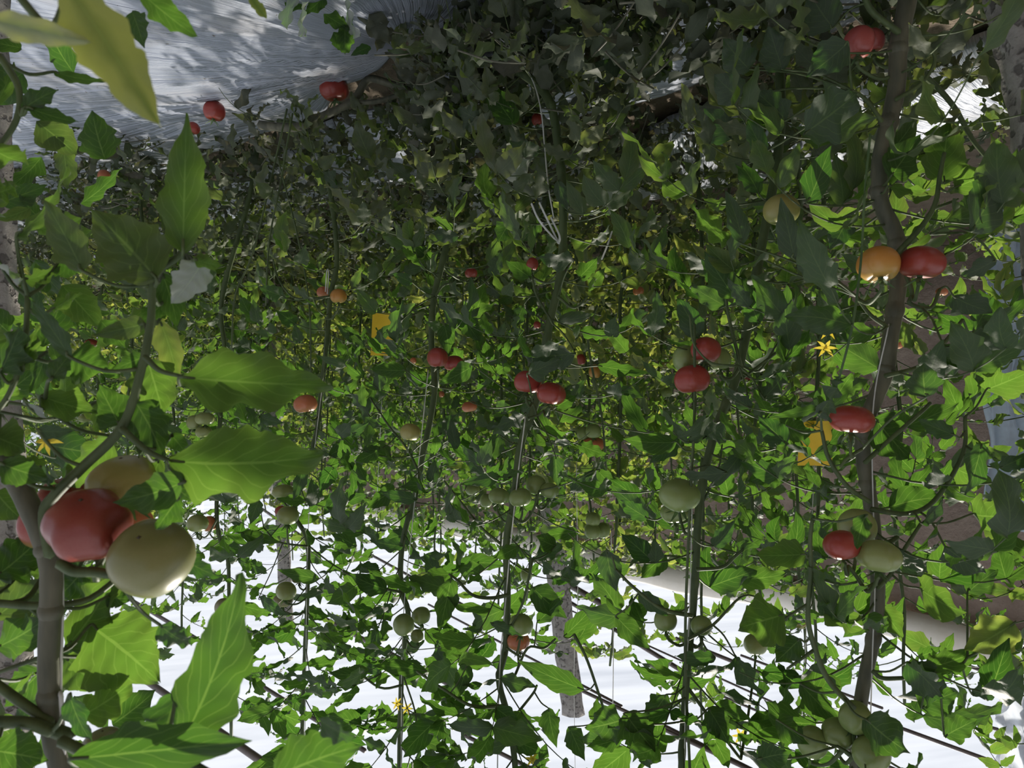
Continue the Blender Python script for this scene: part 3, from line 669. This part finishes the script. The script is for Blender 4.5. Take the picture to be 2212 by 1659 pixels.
KN = {'b': ((.1, -.70, -.70), -1, (.08, 0, .95)), 'g': ((0, -.9, -.35), -1, (.03, 0, .35)), 'd': ((0, -1, .15), 1, (0, 0, .2)), 's': ((0, -.62, .78), 1, (0, .12, .1)),
      'w': ((.1, -.45, .9), 1, (.05, 0, .6, .3)), 'y': ((0, -.75, -.5), -1, (1.0, .04, .8)), 'o': ((0, -.95, -.1), -1, (.12, .22, .3)), 'l': ((.2, -.8, -.55), -1, (.38, 0, .9)), 'q': ((.1, -.8, .3), 1, (.25, .95, .9)), 'p': ((.1, -.7, .3), -1, (.9, .05, .9, .75))}  # 'w': sunlight put into the tint as paleness
# plant, base u v, tip u v, width px, kind, depth
HL = [
 # near plant
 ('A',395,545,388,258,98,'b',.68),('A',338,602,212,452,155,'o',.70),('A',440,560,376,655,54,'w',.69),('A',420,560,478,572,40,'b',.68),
 ('A',350,590,392,700,58,'g',.78),('A',345,690,385,832,62,'l',.76),('A',312,700,205,716,52,'o',.74),('A',312,770,242,792,42,'g',.75),
 ('A',388,815,704,822,118,'b',.66),('A',365,996,688,988,140,'b',.66),('A',292,868,362,980,92,'g',.72),('A',318,775,352,897,98,'b',.75),
 ('A',258,918,212,838,78,'g',.74),('A',240,942,122,1040,98,'b',.80),('A',88,1010,120,1052,32,'d',.72),('A',345,990,292,1085,86,'b',.76),
 ('A',400,1040,250,1095,84,'g',.635),('A',385,1075,335,1138,70,'g',.645),('A',362,1038,412,1085,54,'g',.68),('A',396,1208,474,1246,46,'d',.74),
 ('A',370,940,402,975,40,'g',.75),('A',330,900,300,985,60,'o',.77),('A',355,650,300,700,50,'g',.79),('A',350,830,290,850,50,'b',.80),
 ('A',0,805,42,700,96,'g',.74),('A',50,792,75,700,42,'b',.74),('A',150,772,228,802,96,'g',.76),('A',152,772,80,640,46,'d',.70),('A',110,820,150,762,40,'s',.70),
 ('A',52,604,128,578,62,'b',.76),('A',128,562,178,592,62,'g',.78),('A',112,668,174,630,42,'b',.76),('A',88,856,214,882,60,'b',.74),('A',-20,940,58,965,66,'b',.74),
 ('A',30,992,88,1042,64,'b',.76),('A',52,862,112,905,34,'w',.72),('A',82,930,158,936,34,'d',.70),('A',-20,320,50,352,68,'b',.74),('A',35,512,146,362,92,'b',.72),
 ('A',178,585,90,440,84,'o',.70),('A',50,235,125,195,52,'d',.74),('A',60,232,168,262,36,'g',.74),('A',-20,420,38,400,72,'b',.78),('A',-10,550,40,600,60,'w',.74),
 ('A',115,155,224,180,28,'g',.8),('A',0,1000,95,1042,60,'g',.68),('A',-10,1060,40,1130,70,'b',.82),('A',100,760,60,840,50,'g',.78),('A',-20,860,40,840,60,'b',.8),
 ('A',-40,40,196,104,52,'p',.40),('A',140,-40,354,260,128,'y',.41),
 ('A',140,1400,255,1248,128,'b',.80),('A',195,1350,352,1450,128,'b',.78),('A',345,1350,414,1392,66,'d',.76),('A',140,1420,215,1498,84,'b',.80),('A',178,1545,290,1480,82,'b',.74),
 ('A',150,1500,190,1600,56,'d',.70),('A',385,1620,546,1262,150,'g',.60),('A',380,1500,350,1640,110,'d',.63),('A',150,1640,532,1600,110,'g',.58),('A',590,1680,768,1598,120,'g',.55),('A',690,1555,768,1600,60,'d',.54),
 ('A',-10,1245,100,1160,100,'g',.78),('A',-10,1335,90,1240,90,'o',.80),('A',-10,1400,95,1345,80,'g',.78),('A',25,1500,72,1458,40,'b',.78),('A',-20,1620,100,1640,90,'g',.7),('A',40,1560,130,1500,70,'d',.78),
 ('A',230,1290,285,1300,40,'g',.8),('A',120,1330,60,1400,70,'b',.8),('A',240,1390,300,1330,60,'b',.82),('A',300,1580,390,1640,70,'d',.62),('A',180,1230,125,1300,80,'g',.85),
 ('A',305,-15,430,75,60,'g',.62),('A',285,25,318,98,50,'d',.8),('A',540,-10,585,38,26,'l',.7),
 ('A',60,1215,0,1180,80,'g',.84),('A',90,1450,10,1520,80,'g',.84),
 # thick-stemmed plant
 ('B',1738,288,1848,192,112,'s',1.18),('B',1832,92,1750,168,82,'d',1.2),('B',2040,392,2042,262,96,'b',1.25),('B',1925,380,1990,298,86,'g',1.26),('B',2062,405,2205,338,80,'b',1.2),
 ('B',2098,500,2168,355,130,'s',1.12),('B',1745,440,1792,318,66,'d',1.25),('B',1605,528,1582,412,48,'s',1.3),('B',1575,522,1495,450,80,'b',1.4),('B',1716,560,1690,432,50,'s',1.25),
 ('B',1918,402,2005,412,38,'b',1.25),('B',1800,515,1870,500,50,'b',1.4),('B',1770,895,1812,822,86,'s',1.08),('B',2038,745,2152,772,110,'s',1.15),('B',2000,858,1985,788,66,'s',1.12),
 ('B',2110,742,2192,718,72,'b',1.3),('B',2130,842,2222,800,74,'b',1.3),('B',1772,878,1668,906,24,'g',1.15),('B',1700,920,1758,935,52,'g',1.3),('B',1892,905,1965,985,108,'g',1.27),
 ('B',2062,940,1982,912,48,'d',1.2),('B',1870,1112,1845,1182,48,'g',1.10),('B',1740,1198,1636,1196,66,'b',1.2),('B',1768,1290,1872,1345,80,'b',1.2),('B',1692,1328,1595,1345,88,'b',1.2),
 ('B',1985,1270,2080,1325,86,'b',1.25),('B',2192,1345,2095,1412,80,'l',1.2),('B',1905,1315,1952,1372,66,'b',1.3),('B',1728,1380,1680,1432,62,'g',1.2),('B',2040,1178,2122,1240,54,'s',1.2),
 ('B',1872,1555,1958,1632,96,'g',1.12),('B',1960,1430,2040,1500,80,'d',1.2),('B',1680,1556,1745,1602,60,'g',1.25),('B',1730,1478,1812,1562,50,'g',1.3),('B',1990,1530,2060,1490,70,'g',1.3),
 ('B',2020,1450,2010,1530,50,'d',1.25),('B',2040,1590,2110,1560,60,'g',1.3),('B',1640,1640,1700,1620,60,'g',1.25),('B',2100,1500,2170,1480,50,'d',1.3),('B',1770,1250,1800,1240,50,'b',1.3),
 ('B',2060,1010,2150,1040,60,'b',1.3),('B',2120,960,2080,1060,70,'d',1.2),('B',2100,1110,2190,1120,70,'b',1.3),('B',1990,1130,2040,1080,50,'s',1.2),('B',1935,1190,1990,1240,44,'s',1.22),
 ('B',2150,560,2080,600,50,'s',1.2),('B',2020,590,1995,550,30,'g',1.35),('B',1700,260,1640,190,60,'s',1.3),('B',1690,150,1660,60,70,'s',1.3),('B',1600,210,1540,170,60,'s',1.4),('B',1800,60,1740,-10,70,'s',1.3),
 ('B',1650,330,1610,260,50,'d',1.35),('B',1830,470,1800,540,60,'d',1.3),('B',1760,600,1730,520,60,'s',1.25),('B',2060,640,2130,680,60,'s',1.25),('B',1880,1330,1830,1380,46,'g',1.35),
 ('B',2100,720,2140,640,50,'d',1.3),('B',2160,1010,2222,980,50,'d',1.2),('B',1620,150,1560,90,60,'s',1.35),('B',2090,1280,2150,1230,60,'g',1.3),
 # second plant
 ('C',1570,1020,1474,1028,38,'s',1.45),('C',1462,955,1350,955,48,'g',1.5),('C',1310,1188,1322,1275,54,'s',1.5),('C',1470,945,1400,990,50,'d',1.55),('C',1620,880,1560,840,34,'s',1.45),
 ('C',1700,960,1640,900,60,'d',1.5),('C',1640,700,1600,620,50,'d',1.5),('C',1560,620,1520,560,50,'d',1.5),('C',1545,1420,1460,1420,46,'d',1.5),('C',1590,1420,1640,1500,60,'s',1.5),
 ('C',1330,1330,1400,1400,50,'g',1.5),('C',1380,1280,1440,1330,40,'d',1.5),('C',1350,1540,1410,1622,84,'g',1.45),('C',1345,1555,1272,1580,84,'g',1.45),('C',1440,1200,1380,1240,50,'g',1.6),
 ('C',1510,730,1470,640,50,'d',1.5),('C',1690,1010,1620,1040,60,'g',1.5),('C',1600,1100,1640,1170,50,'g',1.5),('C',1540,1180,1590,1130,44,'d',1.5),('C',1530,1530,1580,1600,60,'g',1.5),
 ('C',1440,1500,1400,1570,60,'g',1.55),('C',1600,980,1540,1060,50,'s',1.5),('C',1400,1120,1340,1080,44,'d',1.6),('C',1650,860,1700,800,50,'s',1.45),('C',1580,300,1530,230,60,'s',1.6),('C',1640,420,1600,340,50,'d',1.6),
 # middle plant
 ('D',1242,762,1132,768,54,'s',1.8),('D',1138,808,1208,774,46,'s',1.78),('D',1236,565,1165,558,42,'s',1.85),('D',1132,895,1062,922,40,'s',1.9),('D',1200,985,1202,1048,42,'s',1.85),
 ('D',1396,935,1340,828,42,'g',1.9),('D',1290,790,1402,802,34,'g',1.9),('D',1022,790,952,828,46,'g',1.9),('D',1112,270,1046,168,60,'g',1.9),('D',1376,62,1290,70,44,'s',1.9),
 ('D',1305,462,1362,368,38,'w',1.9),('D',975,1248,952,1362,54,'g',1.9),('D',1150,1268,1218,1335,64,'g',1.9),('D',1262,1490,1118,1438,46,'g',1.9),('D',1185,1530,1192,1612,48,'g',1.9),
 ('D',1010,1435,990,1512,42,'g',1.95),('D',1218,1375,1288,1308,40,'g',1.9),('D',1160,1345,1215,1290,36,'g',1.95),('D',1060,1345,1125,1370,26,'d',1.85),('D',1080,1030,1000,1040,34,'d',1.9),
 ('D',1290,1015,1330,1060,34,'g',1.9),('D',1250,960,1310,985,34,'g',2.0),('D',1200,880,1240,850,36,'g',1.85),('D',1080,940,1050,1000,36,'g',1.95),('D',1120,1180,1070,1210,34,'g',1.9),
 ('D',1100,480,1075,520,52,'g',2.0),('D',1165,470,1130,520,50,'g',2.0),('D',1165,330,1100,310,34,'s',1.9),('D',1205,390,1225,455,30,'s',1.9),('D',1130,660,1110,710,32,'s',2.0),
 ('D',1145,600,1100,560,40,'g',2.0),('D',1250,600,1290,560,46,'g',2.0),('D',1230,1570,1260,1640,50,'g',1.9),('D',1060,1600,1020,1640,46,'g',1.95),('D',1200,1180,1160,1160,40,'g',1.95),
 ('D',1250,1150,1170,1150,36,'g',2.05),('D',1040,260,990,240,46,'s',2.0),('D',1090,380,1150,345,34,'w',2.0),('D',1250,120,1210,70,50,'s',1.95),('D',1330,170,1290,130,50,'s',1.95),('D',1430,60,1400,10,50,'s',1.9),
 # fourth, fifth
 ('E',876,800,802,800,38,'g',2.2),('E',890,610,850,590,30,'d',2.2),('E',870,690,840,670,34,'s',2.2),('E',815,1360,790,1418,40,'g',2.2),('E',922,1450,812,1425,34,'g',2.2),('E',870,1180,800,1170,40,'d',2.2),
 ('E',950,940,990,890,34,'s',2.2),('E',970,950,1040,990,44,'g',2.2),('E',800,900,745,830,30,'s',2.2),('E',850,1310,800,1320,34,'d',2.2),('E',985,970,975,900,30,'s',2.2),('E',820,970,770,1000,40,'g',2.25),
 ('E',1000,680,1030,740,46,'g',2.2),('E',960,700,975,760,44,'g',2.2),('E',900,1080,820,1060,34,'d',2.2),('E',850,1060,790,1090,40,'g',2.25),('E',930,560,890,520,34,'g',2.2),('E',990,510,930,500,26,'s',2.2),
 ('F',720,1010,690,1060,40,'d',2.5),('F',620,1000,560,1020,34,'s',2.5),('F',560,900,610,920,30,'d',2.5),('F',660,1080,600,1080,30,'g',2.55),('F',560,1080,540,1130,34,'d',2.5),('F',520,1150,600,1180,30,'g',2.5),
 ('F',655,1010,640,1080,28,'s',2.5),('F',740,1060,700,1110,40,'d',2.5),('F',590,820,540,860,34,'g',2.5),('F',740,950,790,910,36,'d',2.5),('F',690,1250,600,1240,34,'g',2.5),('F',560,1290,620,1330,34,'d',2.5),
 ('F',770,1180,720,1150,36,'g',2.5),('F',730,400,700,370,34,'s',2.6),('F',610,640,560,620,34,'d',2.5),('F',640,700,600,670,36,'g',2.6),
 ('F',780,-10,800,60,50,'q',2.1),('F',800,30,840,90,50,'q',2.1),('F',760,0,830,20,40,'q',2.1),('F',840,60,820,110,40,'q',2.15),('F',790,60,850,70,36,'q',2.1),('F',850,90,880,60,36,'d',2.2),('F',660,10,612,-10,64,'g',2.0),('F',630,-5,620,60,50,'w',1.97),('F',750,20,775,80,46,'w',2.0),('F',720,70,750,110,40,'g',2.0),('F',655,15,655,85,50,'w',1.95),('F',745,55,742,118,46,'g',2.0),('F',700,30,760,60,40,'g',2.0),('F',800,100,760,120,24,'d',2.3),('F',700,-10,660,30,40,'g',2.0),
]
_x = random.Random(9)
for (ua, ub, va, vb, n, da, db) in ((-60, 230, 300, 1000, 34, .85, 1.15), (-60, 250, 1180, 1670, 34, .84, 1.05), (-60, 200, 60, 330, 9, .85, 1.1)):
    for _ in range(n):
        u = _x.uniform(ua, ub); v = _x.uniform(va, vb); a = _x.uniform(0, 6.28); l = _x.uniform(60, 120)
        HL.append(('A', u, v, u + l * math.cos(a), v + l * math.sin(a), l * _x.uniform(.5, .8), _x.choice('bbggdo'), _x.uniform(da, db)))
r = np.random.default_rng(3)
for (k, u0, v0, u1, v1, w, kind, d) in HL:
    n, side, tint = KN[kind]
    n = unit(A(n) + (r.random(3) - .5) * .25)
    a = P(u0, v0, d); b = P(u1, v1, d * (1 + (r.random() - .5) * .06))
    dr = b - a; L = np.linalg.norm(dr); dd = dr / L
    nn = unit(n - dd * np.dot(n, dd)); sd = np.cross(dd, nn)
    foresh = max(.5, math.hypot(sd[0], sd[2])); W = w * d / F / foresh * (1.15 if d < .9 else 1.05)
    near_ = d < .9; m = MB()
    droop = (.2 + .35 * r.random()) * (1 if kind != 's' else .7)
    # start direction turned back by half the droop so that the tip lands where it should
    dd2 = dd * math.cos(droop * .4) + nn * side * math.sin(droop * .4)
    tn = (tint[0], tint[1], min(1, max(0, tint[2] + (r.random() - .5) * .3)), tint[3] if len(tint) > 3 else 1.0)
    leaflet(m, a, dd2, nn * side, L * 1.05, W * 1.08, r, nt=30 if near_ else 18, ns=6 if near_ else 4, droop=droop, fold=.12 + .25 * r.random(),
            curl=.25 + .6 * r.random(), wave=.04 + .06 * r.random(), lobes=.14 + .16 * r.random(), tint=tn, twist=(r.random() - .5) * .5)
    dist, q = nearest(k, a)
    if .003 < dist < (.10 if k == 'A' else .3):
        mid = (a + q) / 2 + A([0, 0, -.02 if kind == 's' else .015]); tube(m, smooth_path([q, mid * .5 + (a + q) * .25, a, a + dd2 * L * .1], 4), (.0022, .0014), 5, mi=1)
    m.build('leaf', [LEAF, STEM], PLANTS[k])

# ------------------------------------------------------------------ a compound tomato leaf grown from a node
def compound(m, base, az, el, length, r, nt=8, ns=2, npair=3, size=1.0, tint=(0, 0, .5), test=None, droopy=1.0, tips_up=0.0, rr=.0022):
    d = A([math.cos(az) * math.cos(el), math.sin(az) * math.cos(el), math.sin(el)])
    p = base.copy(); pts = [p.copy()]; n = 9; dirs = [d.copy()]
    for i in range(n):
        d = unit(d + A([0, 0, -.16 * droopy * (.3 + i / n)]) + (r.random(3) - .5) * .10); p = p + d * length / n; pts.append(p.copy()); dirs.append(d.copy())
    if test and test(pts[5], .05) and test(pts[8], .05) : return 0
    tube(m, pts, (rr, rr * .45), 5, mi=1)
    up = A([0, 0, 1.0]); cnt = 0
    slots = [(9, 0)]
    for j in range(npair):
        i = int(round(3 + j * 5 / max(1, npair - 1))) if npair > 1 else 5
        slots += [(i, -1), (i, 1)]
    for i, sg in slots:
        o = pts[i]; t = dirs[i]; sdv = unit(np.cross(t, up) + 1e-4)
        dd = t if sg == 0 else unit(t * .55 + sdv * sg * 1.0)
        dd = unit(dd + A([0, 0, -.35 * droopy + tips_up]) + (r.random(3) - .5) * .9)
        Lf = (.098 if sg == 0 else .080) * size * (.75 + .5 * r.random())
        nrm = unit(up + (r.random(3) - .5) * 2.6)
        if test and test(o + dd * Lf * .5, Lf): continue
        tn = (tint[0] * (.4 + 1.2 * r.random()), tint[1] * (.5 + r.random()), min(1, max(0, tint[2] + (r.random() - .5) * .7)))
        tn = (min(1, tn[0]), min(1, tn[1]), tn[2])
        leaflet(m, o, dd, nrm, Lf, Lf * (.48 + .22 * r.random()), r, nt, ns, droop=.3 + .9 * r.random(), fold=.1 + .35 * r.random(), curl=.2 + 1.0 * r.random() * (1 + tint[1]),
                wave=.05 + .07 * r.random() + tint[1] * .1, lobes=.08 + .26 * r.random(), tint=tn, twist=(r.random() - .5) * 1.6)
        cnt += 1
    return cnt

r = np.random.default_rng(21)
for k, p in PL.items():
    if k == 'A': continue
    path = PATHS[k][0]; z0, z1 = p['z']; zs = path[:, 2]
    z = z0 + .02; az = r.random() * 6.28; cnt = 0
    while z < z1 and cnt < 85:
        i = int(np.abs(zs - z).argmin()); az += 2.4 + (r.random() - .5) * .6
        low = z < .62
        m = MB()
        dryness = .75 if z < .3 else (.4 if low else 0); yl = .25 if low else (.12 if z < .9 else .03)
        ln = (.22 + .12 * r.random()) * (1 if z < 1.9 else .85)
        c = compound(m, path[i], az, (.5 if z > 1.5 else .15) + r.random() * .35, ln, r, nt=14, ns=3, npair=3, size=1.1 if z < 1.5 else 1.4, tint=(yl, dryness, .5 if z < 1.3 else .3), test=blocked,
                     droopy=.6 if z > 1.6 else 1.1, tips_up=.35 if z > 1.7 else 0)
        if c: m.build('leaf', [LEAF, STEM], PLANTS[k]); cnt += 1
        z += (.026 if low else .036) if z < 1.55 else .038

# ------------------------------------------------------------------ tomatoes and the stalks that carry them
rt = np.random.default_rng(8)
for (k, u, v, w, h, c, d, tilt, label) in T:
    R = w / 2 * d / F * 1.0; ctr = P(u, v, d); hz = min(1.15, max(.66, h / w * 1.03))
    top, up = make_tomato(ctr, R, hz, COL[c], -tilt, w > 75 and k in 'A', label, rt)
    if k in PLANTS:
        dist, q = nearest(k, top + A([0, 0, .03]))
        if dist < .4:
            m = MB(); j = top + up * .022 + (q - top) * .12
            tube(m, smooth_path([top - up * .003, top + up * .012, j, (j + q) / 2 + A([0, 0, .012]), q], 4), (.0026, .0036), 6)
            tube(m, [top + up * .011, top + up * .016], .0042, 6)
            m.build('fruit_stalk', STEM, PLANTS[k])

# yellow flowers on the plants
def flower(k, u, v, d, size=.022):
    m = MB(); c = P(u, v, d); rr = np.random.default_rng(int(u))
    ax = unit(A([.2, -.8, -.5])); X = unit(np.cross(ax, A([0, 0, 1.]))); Y = np.cross(ax, X)
    for j in range(6):
        an = j * 1.047; dv = X * math.cos(an) + Y * math.sin(an)
        leaflet(m, c, dv + ax * .2, ax, size, size * .34, rr, 6, 1, droop=.6, fold=.2, curl=.2, lobes=0, wave=.03)
    tube(m, [c, c + ax * size * .5], (.003, .001), 6)
    dist, q = nearest(k, c); 
    m.build('flower', PETAL, PLANTS[k])
    m = MB(); tube(m, smooth_path([c - ax * .001, c - ax * .012 + A([0, 0, .015]), (c + q) / 2 + A([0, 0, .02]), q] if dist < .4 else [c, c + A([0, 0, .03]), c + A([.01, .03, .05])], 4), .0013, 5)
    m.build('flower_stalk', STEM, PLANTS[k])
for f in (('B', 1783, 752, 1.35), ('B', 1788, 715, 1.4), ('E', 858, 1520, 2.3), ('E', 880, 1530, 2.32), ('E', 900, 1575, 2.3), ('A', 104, 953, .9), ('D', 1150, 1640, 1.95), ('C', 1600, 1590, 1.7)): flower(*f)

# young pale side shoots rising through the gaps (thin pale green stems)
# ------------------------------------------------------------------ plants of the rows behind: eight built, then copied
def make_row_plant(seed, hgt, yellow, dens=1.0, low_only=False, res=(10, 2)):
    r = np.random.default_rng(seed)
    root = empty('tomato_plant', (0, 0, 0))
    zz = np.linspace(0, hgt, 16); x = np.cumsum((r.random(16) - .5) * .035); y = np.cumsum((r.random(16) - .5) * .035)
    path = smooth_path(np.stack([x - x[0], y - y[0], zz], 1), 3)
    m = MB(); tube(m, path, (.009, .005), 7, bumps=.05); m.build('stem', STEM, root)
    m = MB(); z = .06; az = r.random() * 6
    while z < hgt - .05:
        i = int(np.abs(path[:, 2] - z).argmin()); az += 2.4 + (r.random() - .5) * .8
        t = z / hgt; low = z < .5
        ln = (.20 + .15 * r.random()) * (1.0 if t < .75 else 1.25 - t * .6)
        y_ = yellow * (1.6 if z < 1.1 else .6) * (.5 + r.random())
        compound(m, path[i], az, .1 + r.random() * .5 + (.3 if t > .8 else 0), ln, r, nt=res[0], ns=res[1], npair=3, size=1.0 if t < .8 else .92,
                 tint=(min(1, y_), .75 if z < .25 else (.35 if low else 0), .95 if z < 1.5 else .5), droopy=.9, rr=.002)  # foliage below the tops tinted brighter, standing in for light between the rows
        z += (.045 if t < .75 else .06) / dens
    m.build('foliage', [LEAF, STEM], root)
    return root
def copy_plant(src, loc, rz, sc, label, group):
    o = src.copy(); col.objects.link(o); o.location = loc; o.rotation_euler = (0, 0, rz); o.scale = (sc, sc, sc)
    for ch in src.children:
        c = ch.copy(); col.objects.link(c); c.parent = o
    tag(o, label, 'tomato plant', group); return o
protos = [make_row_plant(100 + i, (2.0, 2.45, 1.9, 2.3, 2.15, 2.55, 2.05, 2.35)[i], y, 1.25) for i, y in enumerate((.05, .12, .3, .5, .08, .2, .7, .05))]
used = [False] * 8
rb = random.Random(44)
def clear_film(s, q): return False
ROWS = [(1.22, 3.5, 10.0, .30, 'leafy tomato plant far along the first row behind the near leaves', 'plants far along the first row'),
        (2.45, .25, 11.0, .27, 'leafy tomato plant in the second row, behind the first row', 'second row of plants'),
        (3.05, .2, 11.5, .30, 'leafy tomato plant in the third row, half hidden by the second', 'third row of plants'),
        (3.95, .2, 13.0, .34, 'leafy tomato plant in the fourth row, deep in the greenhouse', 'fourth row of plants'),
        (4.75, .0, 13.5, .42, 'leafy tomato plant in the row before the mud wall', 'row of plants before the mud wall'),
        (5.45, 3.5, 14.0, .5, 'leafy tomato plant against the mud wall', 'last row of plants against the mud wall')]
for (q, s0, s1, st, lab, grp) in ROWS:
    s = s0
    while s < s1:
        ss = s + (rb.random() - .5) * .12; qq = q + (rb.random() - .5) * .14
        p = G(ss, qq); u = 1106 - p[0] / max(p[1], .1) * F
        i = rb.randrange(8)
        if 1250 < u < 1480 and q < 3.5: i = rb.choice((3, 6, 6, 2))
        elif u > 1500 and i in (3, 6) : i = 4
        sc = .92 + rb.random() * .14
        if q == 2.45: sc *= .95
        rz = rb.random() * 6.28; loc = (p[0], p[1], 0)
        if q > 3.5 and u > 1560 and rb.random() < .6: s += st; continue
        if q > 2.9 and u > 1750 and rb.random() < .5: s += st; continue
        if p[1] > .5 and -350 < u < 2560:
            if not used[i]:
                used[i] = True; o = protos[i]; o.location = loc; o.rotation_euler = (0, 0, rz); o.scale = (sc,) * 3; tag(o, lab, 'tomato plant', grp)
            else: copy_plant(protos[i], loc, rz, sc, lab, grp)
        s += st * (1 + .02 * s)
for i in range(8):
    if not used[i]:
        for ch in list(protos[i].children): bpy.data.objects.remove(ch)
        bpy.data.objects.remove(protos[i])

# ------------------------------------------------------------------ withered leaf litter and low tangle at the foot of the rows
def litter(s0, s1, q0, q1, n, zmax, seed, label, keep=None, lsz=(.05, .05)):
    r = np.random.default_rng(seed); m = MB()
    for _ in range(n):
        s = s0 + (s1 - s0) * r.random(); q = q0 + (q1 - q0) * r.random(); z = zmax * r.random() ** 1.5 + .02
        p = G(s, q, z); u, v, d = pix(p)
        if keep and not keep(u, v, d, s, q): continue
        if blocked(p, .06) : continue
        a = r.random() * 6.28; dd = A([math.cos(a), math.sin(a), (r.random() - .6) * 1.2]); L = lsz[0] + lsz[1] * r.random()
        leaflet(m, p, dd, unit(A([0, 0, 1.]) + (r.random(3) - .5) * 1.6), L, L * .6, r, 8, 2, droop=.4 + 1.2 * r.random(), fold=.3, curl=.5 + 1.6 * r.random(), wave=.15, lobes=.25,
                tint=(.15 * r.random(), .35 + .65 * r.random(), r.random()))
        if r.random() < .12:
            tube(m, smooth_path([p, p + dd * .07, p + dd * .15 + A([0, 0, -.02])], 3), .0022, 5, mi=1)
    return tag(m.build('withered_leaves', [LEAF, OLDSTEM]), label, 'withered leaves', kind='stuff')
litter(.2, 2.05, 1.10, 1.75, 1500, .42, 1, 'tangle of grey withered leaves piled at the foot of the front plants', keep=lambda u, v, d, s, q: u > 890 or (v > 150 and q > 1.45), lsz=(.07, .05))
litter(2.0, 6.5, 1.42, 2.2, 1300, .30, 2, 'withered leaves heaped along the edge of the silver film')
litter(-.5, 7.0, 1.8, 2.7, 1500, .30, 3, 'withered leaves on the ground under the second row')
litter(2.6, 7.5, .70, 1.45, 1700, .35, 4, 'dry leaves strewn over the far end of the silver film', keep=lambda u, v, d, s, q: s > 3.25 or q > 1.47 - (s - 2.57) * .42)
litter(-.5, 7.0, 3.2, 3.9, 700, .2, 5, 'withered leaves on the ground under the third row')

# ------------------------------------------------------------------ twine, plastic strips, sticky cards
def strand(pts, rad, name, label, cat, mat=TWINE, group=None, flat=1.0):
    m = MB(); tube(m, smooth_path([P(*p) for p in pts], 8), rad, 6, flat=flat); return tag(m.build(name, mat), label, cat, group)
strand([(128, 1100, .745), (134, 1300, .745), (130, 1500, .745), (140, 1700, .745), (190, 3200, .9)], .0022, 'training_twine', 'pale twine running up along the near stem', 'twine')
strand([(1920, 700, 1.28), (1885, 900, 1.28), (1890, 1250, 1.28), (1882, 1500, 1.28), (1860, 2400, 1.3), (1850, 3300, 1.4)], .0012, 'training_twine', 'white twine beside the thickest stem', 'twine')
strand([(1500, 880, 1.56), (1490, 1300, 1.56), (1478, 1659, 1.56), (1470, 2800, 1.6)], .0012, 'training_twine', 'white twine up the stem with the mixed cluster', 'twine')
strand([(1135, 900, 1.95), (1115, 1060, 1.94), (1092, 1300, 1.94), (1076, 1560, 1.94), (1072, 2300, 1.94)], .0016, 'training_twine', 'white twine winding up the middle stem', 'twine')
strand([(925, 800, 2.3), (892, 1120, 2.3), (870, 1360, 2.3), (866, 1700, 2.3), (860, 2100, 2.3)], .0014, 'training_twine', 'white twine up the slender stem with the round red tomato', 'twine')
strand([(700, 800, 2.68), (668, 1100, 2.68), (660, 1500, 2.68), (655, 1950, 2.68)], .0014, 'training_twine', 'white twine up the dark fifth stem', 'twine')
strand([(1245, 1000, 2.9), (1248, 1300, 2.9), (1240, 1450, 2.9), (1245, 1800, 2.9)], .0012, 'training_twine', 'thin white twine hanging right of the pitted post', 'twine')
strand([(1320, 1150, 2.6), (1325, 1430, 2.6), (1318, 1750, 2.6), (1316, 2050, 2.6)], .0016, 'training_twine', 'white twine hanging against bright roof film, free of stems', 'twine')
strand([(1055, 65, 1.95), (1108, 108, 1.93), (1148, 168, 1.93), (1168, 235, 1.92), (1176, 310, 1.92), (1184, 400, 1.92), (1196, 470, 1.93)], .0042, 'plastic_strip', 'long white plastic strip curving beside the middle stem foot', 'plastic strip', flat=.4)
for i, (a, b, lab) in enumerate(((1148, 440, 'frayed white plastic strip end, outermost of three tied ends'), (1165, 438, 'frayed white plastic strip end, middle of three tied ends'), (1190, 470, 'frayed white plastic strip end nearest the middle stem'))):
    strand([(a, b, 1.9), (a + 18, b + 38, 1.9), (1207, 526, 1.92)], .0038, 'plastic_strip', lab, 'plastic strip', flat=.35)
strand([(1322, 500, 2.1), (1312, 530, 2.1), (1300, 560, 2.1)], .0036, 'plastic_strip', 'short white plastic strip under yellowing leaves', 'plastic strip', flat=.35)
strand([(703, 630, 2.6), (706, 585, 2.6), (710, 590, 2.6), (707, 635, 2.6)], .002, 'plastic_clip', 'looped white clip on the dark stem fork', 'clip')
for (u, v) in ((1870, 260),):
    pass
m = MB()
strand([(1880, 290, 1.2), (1868, 420, 1.2), (1860, 560, 1.2), (1842, 700, 1.2), (1812, 820, 1.22)], .0022, 'trailing_shoot', 'thin pale green shoot trailing past the amber tomato', 'shoot', mat=CALYX)
def sticky_card(u, v, d, w, h, rot, label):
    c = P(u, v, d); m = MB(); X = A([math.cos(rot), math.sin(rot), 0]); Z = A([.05, 0, 1.]); Y = np.cross(Z, X)
    n = 8; V = []
    for sgn in (-1, 1):
        for i in range(n):
            for j in range(n):
                V.append(c + X * w * (i / (n - 1) - .5) + Z * h * (j / (n - 1) - .5) + Y * (.012 * math.sin(i / (n - 1) * 3.1) + sgn * .0008))
    fs = grid_faces(n, n); m.add(V, np.vstack([fs, fs + n * n]), (0, 0, 0, 1))
    ob = m.build('sticky_card', YCARD, origin=c); tag(ob, label, 'sticky trap')
    m = MB(); tube(m, [c + Z * h * .48, c + Z * (h * .5 + .25), c + Z * (h * .5 + .8)], .0012, 5); m.build('hanging_string', TWINE, ob, origin=c)
sticky_card(1762, 958, 2.3, .10, .14, .2, 'bright yellow sticky card behind leaves next to the broad flat red tomato')
sticky_card(832, 722, 3.3, .12, .19, -.3, 'yellow sticky card deep among the leaves, torn into view by gaps')
